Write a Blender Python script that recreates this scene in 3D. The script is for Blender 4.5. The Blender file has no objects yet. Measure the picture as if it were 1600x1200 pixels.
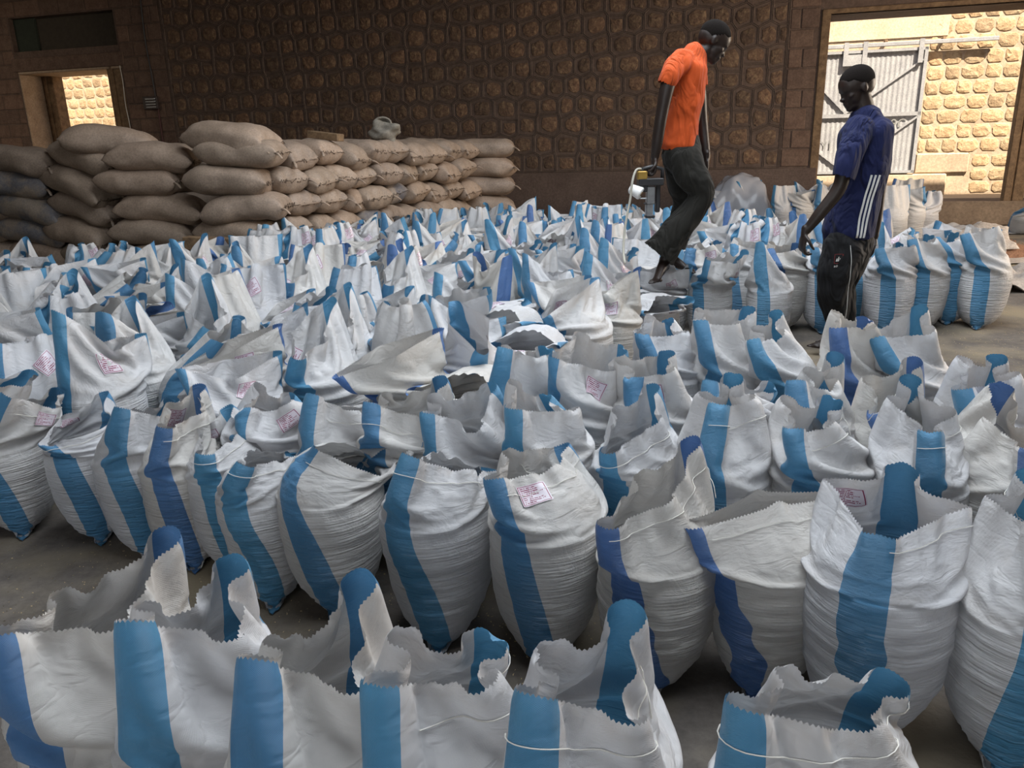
import bpy, math, random
import numpy as np
from mathutils import Vector, Matrix
# ------------------------------------------------------------------ camera, world, sun, lights, exposure
C = bpy.context.scene.collection
SC = bpy.context.scene
PI = math.pi
H, F = 1.34, 1200.0
PITCH, ROLL = math.radians(16.9), math.radians(1.5)
_fw = Vector((0, math.cos(PITCH), -math.sin(PITCH)))
_rt0 = Vector((1, 0, 0)); _up0 = _rt0.cross(_fw)
_rt = _rt0 * math.cos(ROLL) - _up0 * math.sin(ROLL)
_up = _up0 * math.cos(ROLL) + _rt0 * math.sin(ROLL)
cam = bpy.data.objects.new('camera', bpy.data.cameras.new('camera')); C.objects.link(cam)
cam.data.sensor_width = 36; cam.data.lens = 36 * F / 1600; cam.data.clip_end = 200; cam.data.clip_start = .02
M = Matrix.Identity(4)
for i in range(3):
    M[i][0] = _rt[i]; M[i][1] = _up[i]; M[i][2] = -_fw[i]
M[2][3] = H
cam.matrix_world = M
SC.camera = cam
vs = SC.view_settings
vs.view_transform = 'Standard'; vs.look = 'None'; vs.gamma = 1; vs.use_curve_mapping = False
vs.exposure = -0.1
try:
    SC.cycles.use_denoising = True; SC.cycles.max_bounces = 6; SC.cycles.diffuse_bounces = 4
    SC.cycles.sample_clamp_indirect = 8
except Exception: pass

def ray(px, py):
    return (_fw * F + _rt * (px - 800) - _up * (py - 600)).normalized()
def atz(px, py, z=0.0):
    r = ray(px, py); t = (z - H) / r.z
    return Vector((r.x * t, r.y * t, z))
def aty(px, py, Y):
    r = ray(px, py); t = Y / r.y
    return Vector((r.x * t, Y, H + r.z * t))

W = bpy.data.worlds.new('sky'); SC.world = W; W.use_nodes = True
nt = W.node_tree; bg = nt.nodes['Background']
sky = nt.nodes.new('ShaderNodeTexSky'); sky.sky_type = 'NISHITA'; sky.sun_disc = False
sky.sun_elevation = math.radians(55); sky.sun_rotation = math.radians(200); sky.dust_density = 3
nt.links.new(sky.outputs[0], bg.inputs[0]); bg.inputs[1].default_value = 0.22

def lamp(name, kind, loc, target, energy, color, **kw):
    d = bpy.data.lights.new(name, kind); o = bpy.data.objects.new(name, d); C.objects.link(o)
    o.location = loc
    o.rotation_euler = (Vector(target) - Vector(loc)).to_track_quat('-Z', 'Y').to_euler()
    d.energy = energy; d.color = color
    for k, v in kw.items(): setattr(d, k, v)
    return o
_sx = Vector((math.cos(math.radians(16)), -math.sin(math.radians(16)), 0)); _sn = Vector((-_sx.y, _sx.x, 0))
lamp('sun', 'SUN', (0, 0, 30), Vector((0, 0, 30)) + _sx * -.45 + _sn * .44 + Vector((0, 0, -.9)), 19, (1, .88, .72), angle=.01)
# daylight through the roof light and the open doors behind and beside the photographer
lamp('roof_light', 'AREA', (1.2, 4.3, 4.8), (1.0, 4.3, 0), 640, (.87, .935, 1), shape='RECTANGLE', size=7, size_y=4.4)
lamp('front_door_daylight', 'AREA', (-2.5, -4.6, 2.4), (0, 4, .6), 105, (.90, .95, 1), shape='RECTANGLE', size=5, size_y=3.4)
lamp('side_door_daylight', 'AREA', (9.6, 7.2, 2.2), (-2, 7.8, .8), 620, (1, .83, .66), shape='RECTANGLE', size=4.5, size_y=3.4)

lamp('rear_wall_fill', 'AREA', (-13.5, 13.2, 4.8), (-13.5, 14.2, 0), 150, (1, .86, .70), shape='RECTANGLE', size=3.5, size_y=1.2)  # added warm fill that brightens the dark wall around the window

# ------------------------------------------------------------------ helpers
def tag(o, label=None, cat=None, group=None, kind=None):
    if label: o['label'] = label
    if cat: o['category'] = cat
    if group: o['group'] = group
    if kind: o['kind'] = kind
    return o
def mesh(name, verts, faces, mat=None, parent=None, smooth=False, uvs=None):
    me = bpy.data.meshes.new(name); me.from_pydata([tuple(v) for v in verts], [], [tuple(f) for f in faces])
    if uvs is not None:
        l = me.uv_layers.new(name='UVMap'); l.data.foreach_set('uv', np.asarray(uvs, dtype=np.float32).ravel())
    if smooth: me.polygons.foreach_set('use_smooth', [True] * len(me.polygons))
    if mat: me.materials.append(mat)
    me.update()
    o = bpy.data.objects.new(name, me); C.objects.link(o)
    if parent: o.parent = parent
    return o
def empty(name, loc=(0, 0, 0), rz=0):
    o = bpy.data.objects.new(name, None); C.objects.link(o); o.location = loc; o.rotation_euler = (0, 0, rz)
    o.empty_display_size = .1
    return o
class MB:
    def __init__(s): s.v = []; s.f = []
    def add(s, v, f):
        n = len(s.v); s.v += [tuple(p) for p in v]; s.f += [tuple(i + n for i in q) for q in f]; return s
    def box(s, lo, hi, jit=0, rnd=None, frame=None):
        (x0, y0, z0), (x1, y1, z1) = lo, hi
        v = [(x, y, z) for z in (z0, z1) for x, y in ((x0, y0), (x1, y0), (x1, y1), (x0, y1))]
        if jit: v = [tuple(c + rnd.uniform(-jit, jit) for c in p) for p in v]
        if frame is not None: v = [frame @ Vector(p) for p in v]
        return s.add(v, [(3, 2, 1, 0), (4, 5, 6, 7), (0, 1, 5, 4), (1, 2, 6, 5), (2, 3, 7, 6), (3, 0, 4, 7)])
    def bbox(s, lo, hi, b, frame=None):      # box with chamfered vertical and top edges
        (x0, y0, z0), (x1, y1, z1) = lo, hi
        def ring(z, i): return [(x0 + i + b, y0 + i, z), (x1 - i - b, y0 + i, z), (x1 - i, y0 + i + b, z), (x1 - i, y1 - i - b, z),
                                (x1 - i - b, y1 - i, z), (x0 + i + b, y1 - i, z), (x0 + i, y1 - i - b, z), (x0 + i, y0 + i + b, z)]
        v = ring(z0, b) + ring(z0 + b, 0) + ring(z1 - b, 0) + ring(z1, b)
        if frame is not None: v = [frame @ Vector(p) for p in v]
        f = [tuple(range(7, -1, -1)), tuple(range(24, 32))]
        for k in range(3):
            for i in range(8): f.append((k * 8 + i, k * 8 + (i + 1) % 8, k * 8 + 8 + (i + 1) % 8, k * 8 + 8 + i))
        return s.add(v, f)
    def tube(s, pts, rad, n=8, cap=True):
        pts = [Vector(p) for p in pts]
        if not isinstance(rad, (list, tuple)): rad = [rad] * len(pts)
        v = []; f = []; up = None
        for i, p in enumerate(pts):
            d = (pts[min(i + 1, len(pts) - 1)] - pts[max(i - 1, 0)]).normalized()
            if up is None: up = Vector((0, 0, 1)) if abs(d.z) < .9 else Vector((1, 0, 0))
            a = d.cross(up).normalized(); up = a.cross(d).normalized()
            r = rad[i]; ra, rb = (r if isinstance(r, tuple) else (r, r))
            for k in range(n):
                t = 2 * PI * k / n; v.append(p + a * (ra * math.cos(t)) + up * (rb * math.sin(t)))
        for i in range(len(pts) - 1):
            for k in range(n): f.append((i * n + k, i * n + (k + 1) % n, (i + 1) * n + (k + 1) % n, (i + 1) * n + k))
        if cap: f += [tuple(range(n - 1, -1, -1)), tuple(range((len(pts) - 1) * n, len(pts) * n))]
        return s.add(v, f)
    def build(s, name, mat=None, parent=None, smooth=False): return mesh(name, s.v, s.f, mat, parent, smooth)

# ------------------------------------------------------------------ materials
class G:
    def __init__(s, name):
        s.m = bpy.data.materials.new(name); s.m.use_nodes = True; s.t = s.m.node_tree; s.b = s.t.nodes['Principled BSDF']
    def n(s, typ, ins=None, **kw):
        o = s.t.nodes.new('ShaderNode' + typ)
        for k, v in kw.items(): setattr(o, k, v)
        for k, v in (ins or {}).items():
            if isinstance(v, bpy.types.NodeSocket): s.t.links.new(v, o.inputs[k])
            else: o.inputs[k].default_value = v
        return o
    def math(s, op, a, b=0.0, c=None, clamp=False):
        ins = {0: a, 1: b}
        if c is not None: ins[2] = c
        return s.n('Math', ins, operation=op, use_clamp=clamp).outputs[0]
    def ramp(s, fac, stops, interp='LINEAR'):
        o = s.n('ValToRGB', {0: fac}); r = o.color_ramp; r.interpolation = interp
        while len(r.elements) < len(stops): r.elements.new(.5)
        for e, (p, c) in zip(r.elements, stops): e.position = p; e.color = (*c, 1) if len(c) == 3 else c
        return o.outputs[0]
    def mix(s, fac, a, b, mode='MIX'):
        o = s.n('Mix', data_type='RGBA', blend_type=mode)
        for i, v in ((0, fac), (6, a), (7, b)):
            if isinstance(v, bpy.types.NodeSocket): s.t.links.new(v, o.inputs[i])
            else: o.inputs[i].default_value = v if i == 0 else (*v, 1)
        return o.outputs[2]
    def noise(s, vec, scale, detail=4, rough=.6, dist=0): return s.n('TexNoise', {'Vector': vec, 'Scale': scale, 'Detail': detail, 'Roughness': rough, 'Distortion': dist}).outputs[0]
    def obj(s): return s.n('TexCoord').outputs['Object']
    def pos(s): return s.n('NewGeometry').outputs['Position']
    def rnd(s): return s.n('ObjectInfo').outputs['Random']
    def mapped(s, vec, scale): return s.n('Mapping', {'Vector': vec, 'Scale': scale}).outputs[0]
    def color(s, c): s.t.links.new(c, s.b.inputs['Base Color']); return s
    def bump(s, h, strength=.5, dist=.01):
        o = s.n('Bump', {'Height': h, 'Strength': strength, 'Distance': dist}); s.t.links.new(o.outputs[0], s.b.inputs['Normal']); return o.outputs[0]
    def set(s, **kw):
        for k, v in kw.items(): s.b.inputs[k.replace('_', ' ')].default_value = v
        return s
def plain(name, col, rough=.7, var=.15, scale=12, metal=0, bump=.2, bd=.003):
    g = G(name); nz = g.noise(g.obj(), scale)
    lo = tuple(c * (1 - var) for c in col); hi = tuple(min(1, c * (1 + var)) for c in col)
    g.color(g.ramp(nz, [(.3, lo), (.7, hi)])); g.set(Roughness=rough, Metallic=metal)
    if bump: g.bump(nz, bump, bd)
    return g.m
def mottled(name, stops, scale, rough=.85, bump=.6, bd=.01, fine=30, rand=0.0, wide=None, wcol=None):
    g = G(name); P = g.pos(); a = g.noise(P, scale, 6, .65); b = g.noise(P, fine, 5, .7)
    c = g.ramp(a, stops); c = g.mix(.45, c, g.ramp(b, [(.35, (.25, .25, .25)), (.65, (1, 1, 1))]), 'MULTIPLY')
    if rand:
        r = g.rnd(); c = g.mix(1.0, c, g.ramp(r, [(0, (1 - rand, 1 - rand, 1 - rand)), (.5, (1, 1, .97)), (1, (1 + rand, 1 + rand * .7, 1 + rand * .4))]), 'MULTIPLY')
    if wide:
        w = g.noise(P, wide, 3, .5); c = g.mix(g.ramp(w, [(.45, (0, 0, 0)), (.65, (1, 1, 1))]), c, wcol)
    g.color(c); g.set(Roughness=rough); g.bump(g.math('ADD', a, g.math('MULTIPLY', b, .5)), bump, bd)
    return g.m

def sack_mat(name, white=(.66, .66, .68), cream=(.66, .62, .55)):
    g = G(name); uv = g.n('UVMap').outputs[0]
    sx = g.n('SeparateXYZ', {0: uv}); u, v = sx.outputs[0], sx.outputs[1]
    wob = g.math('MULTIPLY', g.math('SUBTRACT', g.noise(g.mapped(uv, (0, 6, 1)), 1), .5), .006)
    d = g.math('PINGPONG', g.math('ADD', g.math('ADD', u, wob), 0.0), .25)           # 0 at u=0,.5,1
    d = g.math('ABSOLUTE', g.math('SUBTRACT', g.math('ABSOLUTE', g.math('SUBTRACT', g.math('FRACT', g.math('MULTIPLY', g.math('ADD', u, wob), 2.0)), .5)), .5))  # 0 at stripe centre
    st = g.math('LESS_THAN', d, .088)
    # individual woven tapes along the edge of the stripe
    tape = g.math('SINE', g.math('MULTIPLY', u, 2 * PI * 330)); tapv = g.math('SINE', g.math('MULTIPLY', v, 2 * PI * 290))
    weave = g.math('MULTIPLY', tape, tapv)
    r = g.rnd()
    blue = g.ramp(r, [(0, (.024, .19, .38)), (.4, (.036, .255, .46)), (.86, (.024, .18, .39)), (.90, (.030, .11, .36)), (1, (.035, .13, .40))])
    blue = g.mix(g.math('MULTIPLY', g.math('ADD', weave, 1.0), .14), blue, (.45, .62, .78))
    base = g.mix(g.ramp(r, [(0, (0, 0, 0)), (.6, (.25, .25, .25)), (1, (.7, .7, .7))]), white, cream)
    sc = g.noise(g.mapped(uv, (2.5, 2, 1)), 2.2, 4); base = g.mix(g.ramp(sc, [(.5, (0, 0, 0)), (.8, (.5, .5, .5))]), base, (.50, .44, .38))
    col = g.mix(st, base, blue); g.color(col)
    g.set(Roughness=.34, Specular_IOR_Level=.55)
    low = g.math('SUBTRACT', 1.0, g.math('MULTIPLY', g.math('SUBTRACT', v, .42), 6.0), clamp=True)
    wr = g.n('TexNoise', {'Vector': g.mapped(uv, (5.5, 80, 1)), 'Scale': 1.0, 'Detail': 4, 'Roughness': .6, 'Distortion': .35}).outputs[0]
    wr2 = g.noise(g.mapped(uv, (9, 8, 1)), 2.5, 5, .6)
    hgt = g.math('ADD', g.math('MULTIPLY', g.math('MULTIPLY', wr, low), 6.5), g.math('MULTIPLY', wr2, .75))
    cr = g.math('ABSOLUTE', g.math('SUBTRACT', g.noise(g.mapped(uv, (7, 6, 1)), 1.3, 3, .55, .8), .5)); cr = g.math('MINIMUM', g.math('MULTIPLY', cr, 5.0), .6)
    hgt = g.math('ADD', hgt, g.math('MULTIPLY', cr, .55))
    hgt = g.math('ADD', hgt, g.math('MULTIPLY', weave, .05))
    nb = g.bump(hgt, .8, .010)
    tr = g.n('BsdfTranslucent', {'Color': col, 'Normal': nb}); mx = g.n('MixShader', {0: .16})
    g.t.links.new(g.b.outputs[0], mx.inputs[1]); g.t.links.new(tr.outputs[0], mx.inputs[2])
    g.t.links.new(mx.outputs[0], g.t.nodes['Material Output'].inputs[0])
    return g.m
M_sack = sack_mat('woven_sack')
def tag_mat():
    g = G('printed_tag'); uv = g.n('UVMap').outputs[0]; sx = g.n('SeparateXYZ', {0: uv}); u, v = sx.outputs[0], sx.outputs[1]
    du = g.math('ABSOLUTE', g.math('SUBTRACT', u, .5)); dv = g.math('ABSOLUTE', g.math('SUBTRACT', v, .5))
    m = g.math('MAXIMUM', du, dv)
    fr = g.math('MULTIPLY', g.math('GREATER_THAN', m, .435), g.math('LESS_THAN', m, .465))
    ln = g.math('MULTIPLY', v, 11.0); row = g.math('FLOOR', ln); fy = g.math('ABSOLUTE', g.math('SUBTRACT', g.math('FRACT', ln), .5))
    inr = g.math('LESS_THAN', fy, .24)
    lim = g.n('TexWhiteNoise', {'W': row}, noise_dimensions='1D').outputs[0]
    right = g.math('LESS_THAN', u, g.math('ADD', .45, g.math('MULTIPLY', lim, .42)))
    left = g.math('GREATER_THAN', u, .12)
    glyph = g.n('TexWhiteNoise', {'Vector': g.n('CombineXYZ', {0: g.math('FLOOR', g.math('MULTIPLY', u, 46)), 1: row}).outputs[0]}, noise_dimensions='2D').outputs[0]
    txt = g.math('MULTIPLY', g.math('MULTIPLY', inr, g.math('GREATER_THAN', glyph, .25)), g.math('MULTIPLY', g.math('MULTIPLY', right, left), g.math('LESS_THAN', dv, .41)))
    k = g.math('MAXIMUM', fr, txt)
    g.color(g.mix(k, (.62, .56, .62), (.20, .02, .06))); g.set(Roughness=.22)
    return g.m
M_tag = tag_mat()
M_thread = plain('thread', (.62, .60, .55), .8, .1)
M_tan = mottled('tan_sack', [(.3, (.29, .215, .160)), (.7, (.43, .325, .25))], 5, .62, .35, .006, 60, .10)
M_tan2 = mottled('tan_sack_dusty_blue', [(.40, (.30, .24, .19)), (.52, (.16, .155, .17)), (.64, (.34, .27, .21))], 2.5, .62, .3, .006, 60, .08)
M_floor = mottled('concrete_floor', [(.28, (.055, .047, .042)), (.5, (.115, .098, .084)), (.72, (.185, .16, .135))], 2.3, .82, .5, .012, 28, 0, 1.6, (.21, .17, .11))
M_mortar = mottled('wall_mortar', [(.3, (.105, .068, .050)), (.7, (.165, .110, .082))], 3, .9, .6, .012, 22)
M_stone = mottled('wall_stone', [(.34, (.115, .068, .046)), (.52, (.19, .115, .072)), (.72, (.34, .235, .14))], 14, .85, 1.0, .02, 45, .28)
M_block = mottled('wall_block', [(.3, (.125, .075, .054)), (.7, (.21, .135, .098))], 6, .9, .7, .012, 35, .16)
M_plinth = mottled('wall_plinth', [(.3, (.115, .075, .058)), (.7, (.17, .115, .088))], 2.5, .85, .4, .01, 30)
M_oldwood = mottled('old_wood', [(.3, (.12, .07, .035)), (.7, (.30, .19, .10))], 9, .8, .6, .008, 50)
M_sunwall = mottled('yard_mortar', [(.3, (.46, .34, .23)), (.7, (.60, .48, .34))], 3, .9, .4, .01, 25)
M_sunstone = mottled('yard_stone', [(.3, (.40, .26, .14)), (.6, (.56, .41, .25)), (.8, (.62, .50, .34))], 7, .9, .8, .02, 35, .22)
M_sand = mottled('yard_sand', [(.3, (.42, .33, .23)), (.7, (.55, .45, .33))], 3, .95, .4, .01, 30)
M_gate = mottled('gate_paint', [(.3, (.30, .30, .31)), (.7, (.42, .42, .42))], 4, .5, .2, .004, 50)
M_metal = plain('steel', (.35, .36, .37), .35, .2, 20, .9, .1)
M_reveal = mottled('lit_cement', [(.3, (.34, .24, .16)), (.7, (.50, .38, .27))], 4, .9, .5, .01, 30)  # window reveal and head: yard bounce light put into a paler cement colour
M_ridge = mottled('pointing', [(.3, (.15, .105, .08)), (.7, (.24, .175, .135))], 6, .9, .3, .006, 40)
M_black = plain('black_plastic', (.02, .02, .022), .45, .2, 20)
# ------------------------------------------------------------------ filled sacks: small cloth solver, all shapes at once
NU, NV, PERIM, SH = 60, 45, 1.04, .80
S = np.linspace(0, SH, NV)
PS = np.array([0, .06, .12, .20, .35, .50, .56, .65, .75, .86])
PZ = np.array([.004, .012, .045, .12, .27, .415, .47, .55, .645, .745])
PA = np.array([.235, .205, .187, .183, .180, .182, .19, .21, .235, .25])
PB = np.array([.006, .07, .115, .142, .153, .146, .12, .07, .04, .03])
CZ = np.array([0, .03, .08, .15, .26, .33, .38, .42, .46, .495])
CA = np.array([.15, .165, .176, .180, .181, .179, .172, .158, .125, .05])
CB = np.array([.03, .090, .125, .146, .157, .154, .143, .125, .095, .04])
def smooth_noise(rng, shape, cells):
    """periodic in u"""
    B, nv, nu = shape; cv, cu = cells
    g = rng.standard_normal((B, cv + 3, cu))
    y = np.linspace(0, cv, nv); x = np.linspace(0, cu, nu, endpoint=False)
    yi = np.minimum(y.astype(int), cv); yf = y - yi; xi = x.astype(int); xf = x - xi
    yf = (yf * yf * (3 - 2 * yf))[:, None]; xf = (xf * xf * (3 - 2 * xf))[None, :]
    def at(a, b): return g[:, (yi + a)[:, None], ((xi + b) % cu)[None, :]]
    return (at(0, 0) * (1 - yf) + at(1, 0) * yf) * (1 - xf) + (at(0, 1) * (1 - yf) + at(1, 1) * yf) * xf
def solve_sacks(specs, seed=3, iters=210):
    """specs: dicts with scale k, fill, E0,E1,M0,M1 (mouth points: near end, far end, +b side, -b side), bulge. Returns (B,V,U,3)."""
    B = len(specs); rng = np.random.default_rng(seed)
    ph = np.linspace(0, 2 * PI, 721); P = np.zeros((B, NV, NU, 3))
    k = np.array([s.get('w', 1.0) for s in specs]); fill = np.array([s.get('fill', 1.0) for s in specs])
    for j in range(NV):
        a = np.interp(S[j], PS, PA); b = np.interp(S[j], PS, PB); z = np.interp(S[j], PS, PZ)
        x = a * np.cos(ph); y = b * np.sin(ph); L = np.concatenate([[0], np.cumsum(np.hypot(np.diff(x), np.diff(y)))])
        t = np.interp(np.linspace(0, L[-1], NU, endpoint=False), L, ph)
        P[:, j, :, 0] = a * np.cos(t); P[:, j, :, 1] = b * np.sin(t); P[:, j, :, 2] = z
    E = np.array([[s['E0'], s['M0'], s['E1'], s['M1']] for s in specs])     # (B,4,3)
    # blend the top rows towards the mouth loop
    q = np.arange(NU) / NU * 4; qi = q.astype(int); qf = q - qi; qf = qf * qf * (3 - 2 * qf)
    ring = E[:, qi] * (1 - qf)[None, :, None] + E[:, (qi + 1) % 4] * qf[None, :, None]
    w = np.clip((S - .46) / (SH - .46), 0, 1)[None, :, None, None]
    base = P[:, [int(.47 / SH * (NV - 1))]]
    P = P * (1 - w) + w * (ring[:, None] * 1.0)
    w1 = np.clip((S - .46) / (SH - .46), 0, 1)[None, :, None, None]
    mid = base * (1 - w1) + ring[:, None] * w1
    P = np.where(w > 0, mid, P)
    nz = smooth_noise(rng, (B, NV, NU), (9, 12)) * .026 + smooth_noise(rng, (B, NV, NU), (16, 22)) * .016
    nrm = P[..., :2] / (np.linalg.norm(P[..., :2], axis=-1, keepdims=True) + 1e-6)
    P[..., :2] += nrm * nz[..., None] * np.clip((S - .3) / .3, .15, 1)[None, :, None, None]
    lu, lv = PERIM / NU, SH / (NV - 1); ld = math.hypot(lu, lv)
    # cloth left above the grain: as long as the way to the mouth asks for, so little slack piles up
    js = int(.47 / SH * (NV - 1)); shp = base[:, 0]                        # shoulder ring (B,U,3)
    need = np.linalg.norm(ring - shp * np.array([.8, .8, 1.0]), axis=-1)
    need = np.clip(need * 1.05, .10, .34); sl = np.array([s.get('slack', 0.0) for s in specs])[:, None]
    need = need * (1 - sl) + .32 * sl
    LV = np.full((B, NV - 1, NU, 1), lv, np.float32); LV[:, js:] = (need / (NV - 1 - js))[:, None, :, None]
    LD = np.sqrt(lu * lu + LV ** 2)
    P = P.astype(np.float32); V = np.zeros_like(P); B0 = P[:, :3].copy(); B00 = P.copy()
    tgt = E[:, :, :].astype(np.float32); ui = [0, NU // 4, NU // 2, 3 * NU // 4]
    zs = np.linspace(0, .5, 60)
    ca = np.interp(zs, CZ, CA); cb = np.interp(zs, CZ, CB)
    bul = smooth_noise(rng, (B, 12, 16), (3, 5)) * .035
    held = np.zeros(P.shape[:3], bool)
    held[:, :int(.40 / SH * NV)] = True
    ringt = ring.astype(np.float32)
    def con(a, b, L, ka, lim=0):
        d = b - a; n = np.sqrt((d * d).sum(-1, keepdims=True)) + 1e-9
        e = (n - L) / n
        if lim: e = np.minimum(e, 0)
        c = d * (e * (.5 * ka)); a += c; b -= c
    def conu(s0, st, L, ka, lim=0):       # around, periodic: roll the view
        R = np.roll(P, -s0, axis=2) if s0 else P
        a = R[:, :, 0::2]; b = R[:, :, 1::2]
        con(a, b, L, ka, lim)
        if s0: P[:] = np.roll(R, s0, axis=2)
    for it in range(iters):
        h = 1.0 if it < iters * .7 else .6
        V *= .90; touch = held[..., None]; V *= np.where(touch, .25, 1); V[..., 2] -= np.where(held, 0, .00008); Q = P.copy(); P += V * h
        for rep in range(2):
            con(P[:, 0:-1:2], P[:, 1::2], LV[:, 0::2], 1); con(P[:, 1:-1:2], P[:, 2::2], LV[:, 1::2], 1)
            conu(0, 2, lu, 1); conu(1, 2, lu, 1)
            R = np.roll(P, -1, axis=2)                                     # shear, Jacobi
            for (a0, a1) in ((P[:, :-1], R[:, 1:]), (R[:, :-1], P[:, 1:])):
                d = a1 - a0; n = np.sqrt((d * d).sum(-1, keepdims=True)) + 1e-9; c = d * ((n - LD) / n * .09)
                a0 += c; a1 -= c
            # R holds the rolled copies: merge
            P[:] = (P + np.roll(R, 1, axis=2)) * .5
            d = P[:, 2:] - P[:, :-2]; n = np.sqrt((d * d).sum(-1, keepdims=True)) + 1e-9
            c = d * (np.minimum((n - 1.97 * .5 * (LV[:, 1:] + LV[:, :-1])), 0) / n * .10); P[:, 2:] -= c; P[:, :-2] += c
            R = np.roll(P, -2, axis=2); d = R - P; n = np.sqrt((d * d).sum(-1, keepdims=True)) + 1e-9
            c = d * (np.minimum((n - 2 * lu * .975), 0) / n * .08); P += c; P -= np.roll(c, 2, axis=2)
            R = np.roll(P, -4, axis=2); d = R - P; n = np.sqrt((d * d).sum(-1, keepdims=True)) + 1e-9
            c = d * (np.minimum((n - 4 * lu * .90), 0) / n * .05); P += c; P -= np.roll(c, 4, axis=2)
        pw = .22 if it < iters * .75 else .08
        for m, u0 in enumerate(ui):
            for du, ww in ((-1, .5), (0, 1), (1, .5)):
                uu = (u0 + du) % NU
                P[:, -1, uu] += (tgt[:, m] - P[:, -1, uu]) * (pw * ww)
        P[:, -1] += (ringt - P[:, -1]) * (.16 if it < iters * .5 else .08 if it < iters * .85 else .03)
        # the grain inside
        fz = fill.reshape(B, 1, 1)
        z = np.clip(P[..., 2] / fz, 0, .4999)
        iz = (z / .5 * 59).astype(np.int32)
        A = ca[iz]; Bb = cb[iz]
        th = np.arctan2(P[..., 1], P[..., 0]); bi = bul[np.arange(B)[:, None, None], np.minimum((z / .5 * 12).astype(int), 11), (((th + PI) / (2 * PI) * 16).astype(int)) % 16]
        sc = (1 + bi)
        qd = np.sqrt((P[..., 0] / (A * sc)) ** 2 + (P[..., 1] / (Bb * sc)) ** 2) + 1e-6
        ins = (qd < 1) & (P[..., 2] < .485 * fill[:, None, None])
        f = np.where(ins, np.minimum(1 / qd, 1.12), 1)[..., None]; P[..., :2] *= f
        dome = (P[..., 2] > .40 * fz) & ins & (qd < .75)
        P[..., 2] += np.where(dome, .006, 0)
        np.maximum(P[..., 2], .003, out=P[..., 2])
        P[:, :3] = B0
        held = (qd < 1.03) & (P[..., 2] < .42 * fill[:, None, None])
        # cloth that slid stays pressed against the grain by the neighbouring sacks
        lowz = P[..., 2] < .36 * fz
        pull = np.where(lowz & (qd > 1.01), (1.01 / qd - 1) * .35 + 1, 1)[..., None]; P[..., :2] *= pull
        lw = np.clip((.44 - B00[..., 2]) / .16, 0, 1) * .12; P[..., 2] += (B00[..., 2] * fz - P[..., 2]) * lw
        V = (P - Q) / h
        np.clip(V, -.012, .012, out=V)
    P *= k[:, None, None, None].astype(np.float32)
    return P
def upsample(P):
    """(V,U,3) -> doubled, periodic in U, Catmull-Rom"""
    a, b, c, d = np.roll(P, 1, 1), P, np.roll(P, -1, 1), np.roll(P, -2, 1)
    m = (-a + 9 * b + 9 * c - d) / 16; Q = np.empty((P.shape[0], P.shape[1] * 2, 3), np.float32); Q[:, 0::2] = P; Q[:, 1::2] = m
    T = np.concatenate([Q[:1], Q, Q[-1:]], 0); m = (-T[:-3] + 9 * T[1:-2] + 9 * T[2:-1] - T[3:]) / 16
    R = np.empty((Q.shape[0] * 2 - 1, Q.shape[1], 3), np.float32); R[0::2] = Q; R[1::2] = m
    return R
def sack_mesh(name, P, off=0.0, teeth=True, mat=None):
    nv, nu = P.shape[:2]; verts = list(map(tuple, P.reshape(-1, 3)))
    j, i = np.meshgrid(np.arange(nv - 1), np.arange(nu), indexing='ij'); i1 = (i + 1) % nu
    F_ = np.stack([j * nu + i, j * nu + i1, (j + 1) * nu + i1, (j + 1) * nu + i], -1).reshape(-1, 4).tolist()
    uq = np.stack([np.stack([i / nu + off, j / (nv - 1)], -1), np.stack([(i + 1) / nu + off, j / (nv - 1)], -1),
                   np.stack([(i + 1) / nu + off, (j + 1) / (nv - 1)], -1), np.stack([i / nu + off, (j + 1) / (nv - 1)], -1)], -2).reshape(-1, 4, 2)
    uv = uq.reshape(-1, 2).tolist()
    if teeth:                                # pinked edge
        top = P[-1]; up = P[-1] - P[-2]; up /= np.linalg.norm(up, axis=-1, keepdims=True) + 1e-9
        n0 = len(verts)
        for a in range(nu):
            b = (a + 1) % nu; verts.append(tuple((top[a] + top[b]) / 2 + (up[a] + up[b]) / 2 * .0045))
            F_.append([(nv - 1) * nu + a, (nv - 1) * nu + b, n0 + a])
            uv += [(a / nu + off, 1), ((a + 1) / nu + off, 1), ((a + .5) / nu + off, 1.01)]
    me = bpy.data.meshes.new(name); me.from_pydata(verts, [], F_)
    l = me.uv_layers.new(name='UVMap'); l.data.foreach_set('uv', np.asarray(uv, dtype=np.float32).ravel())
    me.polygons.foreach_set('use_smooth', [True] * len(me.polygons)); me.materials.append(mat or M_sack); me.update()
    return me
def surf(P, u, v):
    nv, nu = P.shape[:2]; x = (u % 1) * nu; y = min(max(v, 0), 1) * (nv - 1)
    i = int(x); fx = x - i; j = min(int(y), nv - 2); fy = y - j; a = i % nu; b = (i + 1) % nu
    return (P[j, a] * (1 - fx) + P[j, b] * fx) * (1 - fy) + (P[j + 1, a] * (1 - fx) + P[j + 1, b] * fx) * fy
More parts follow.
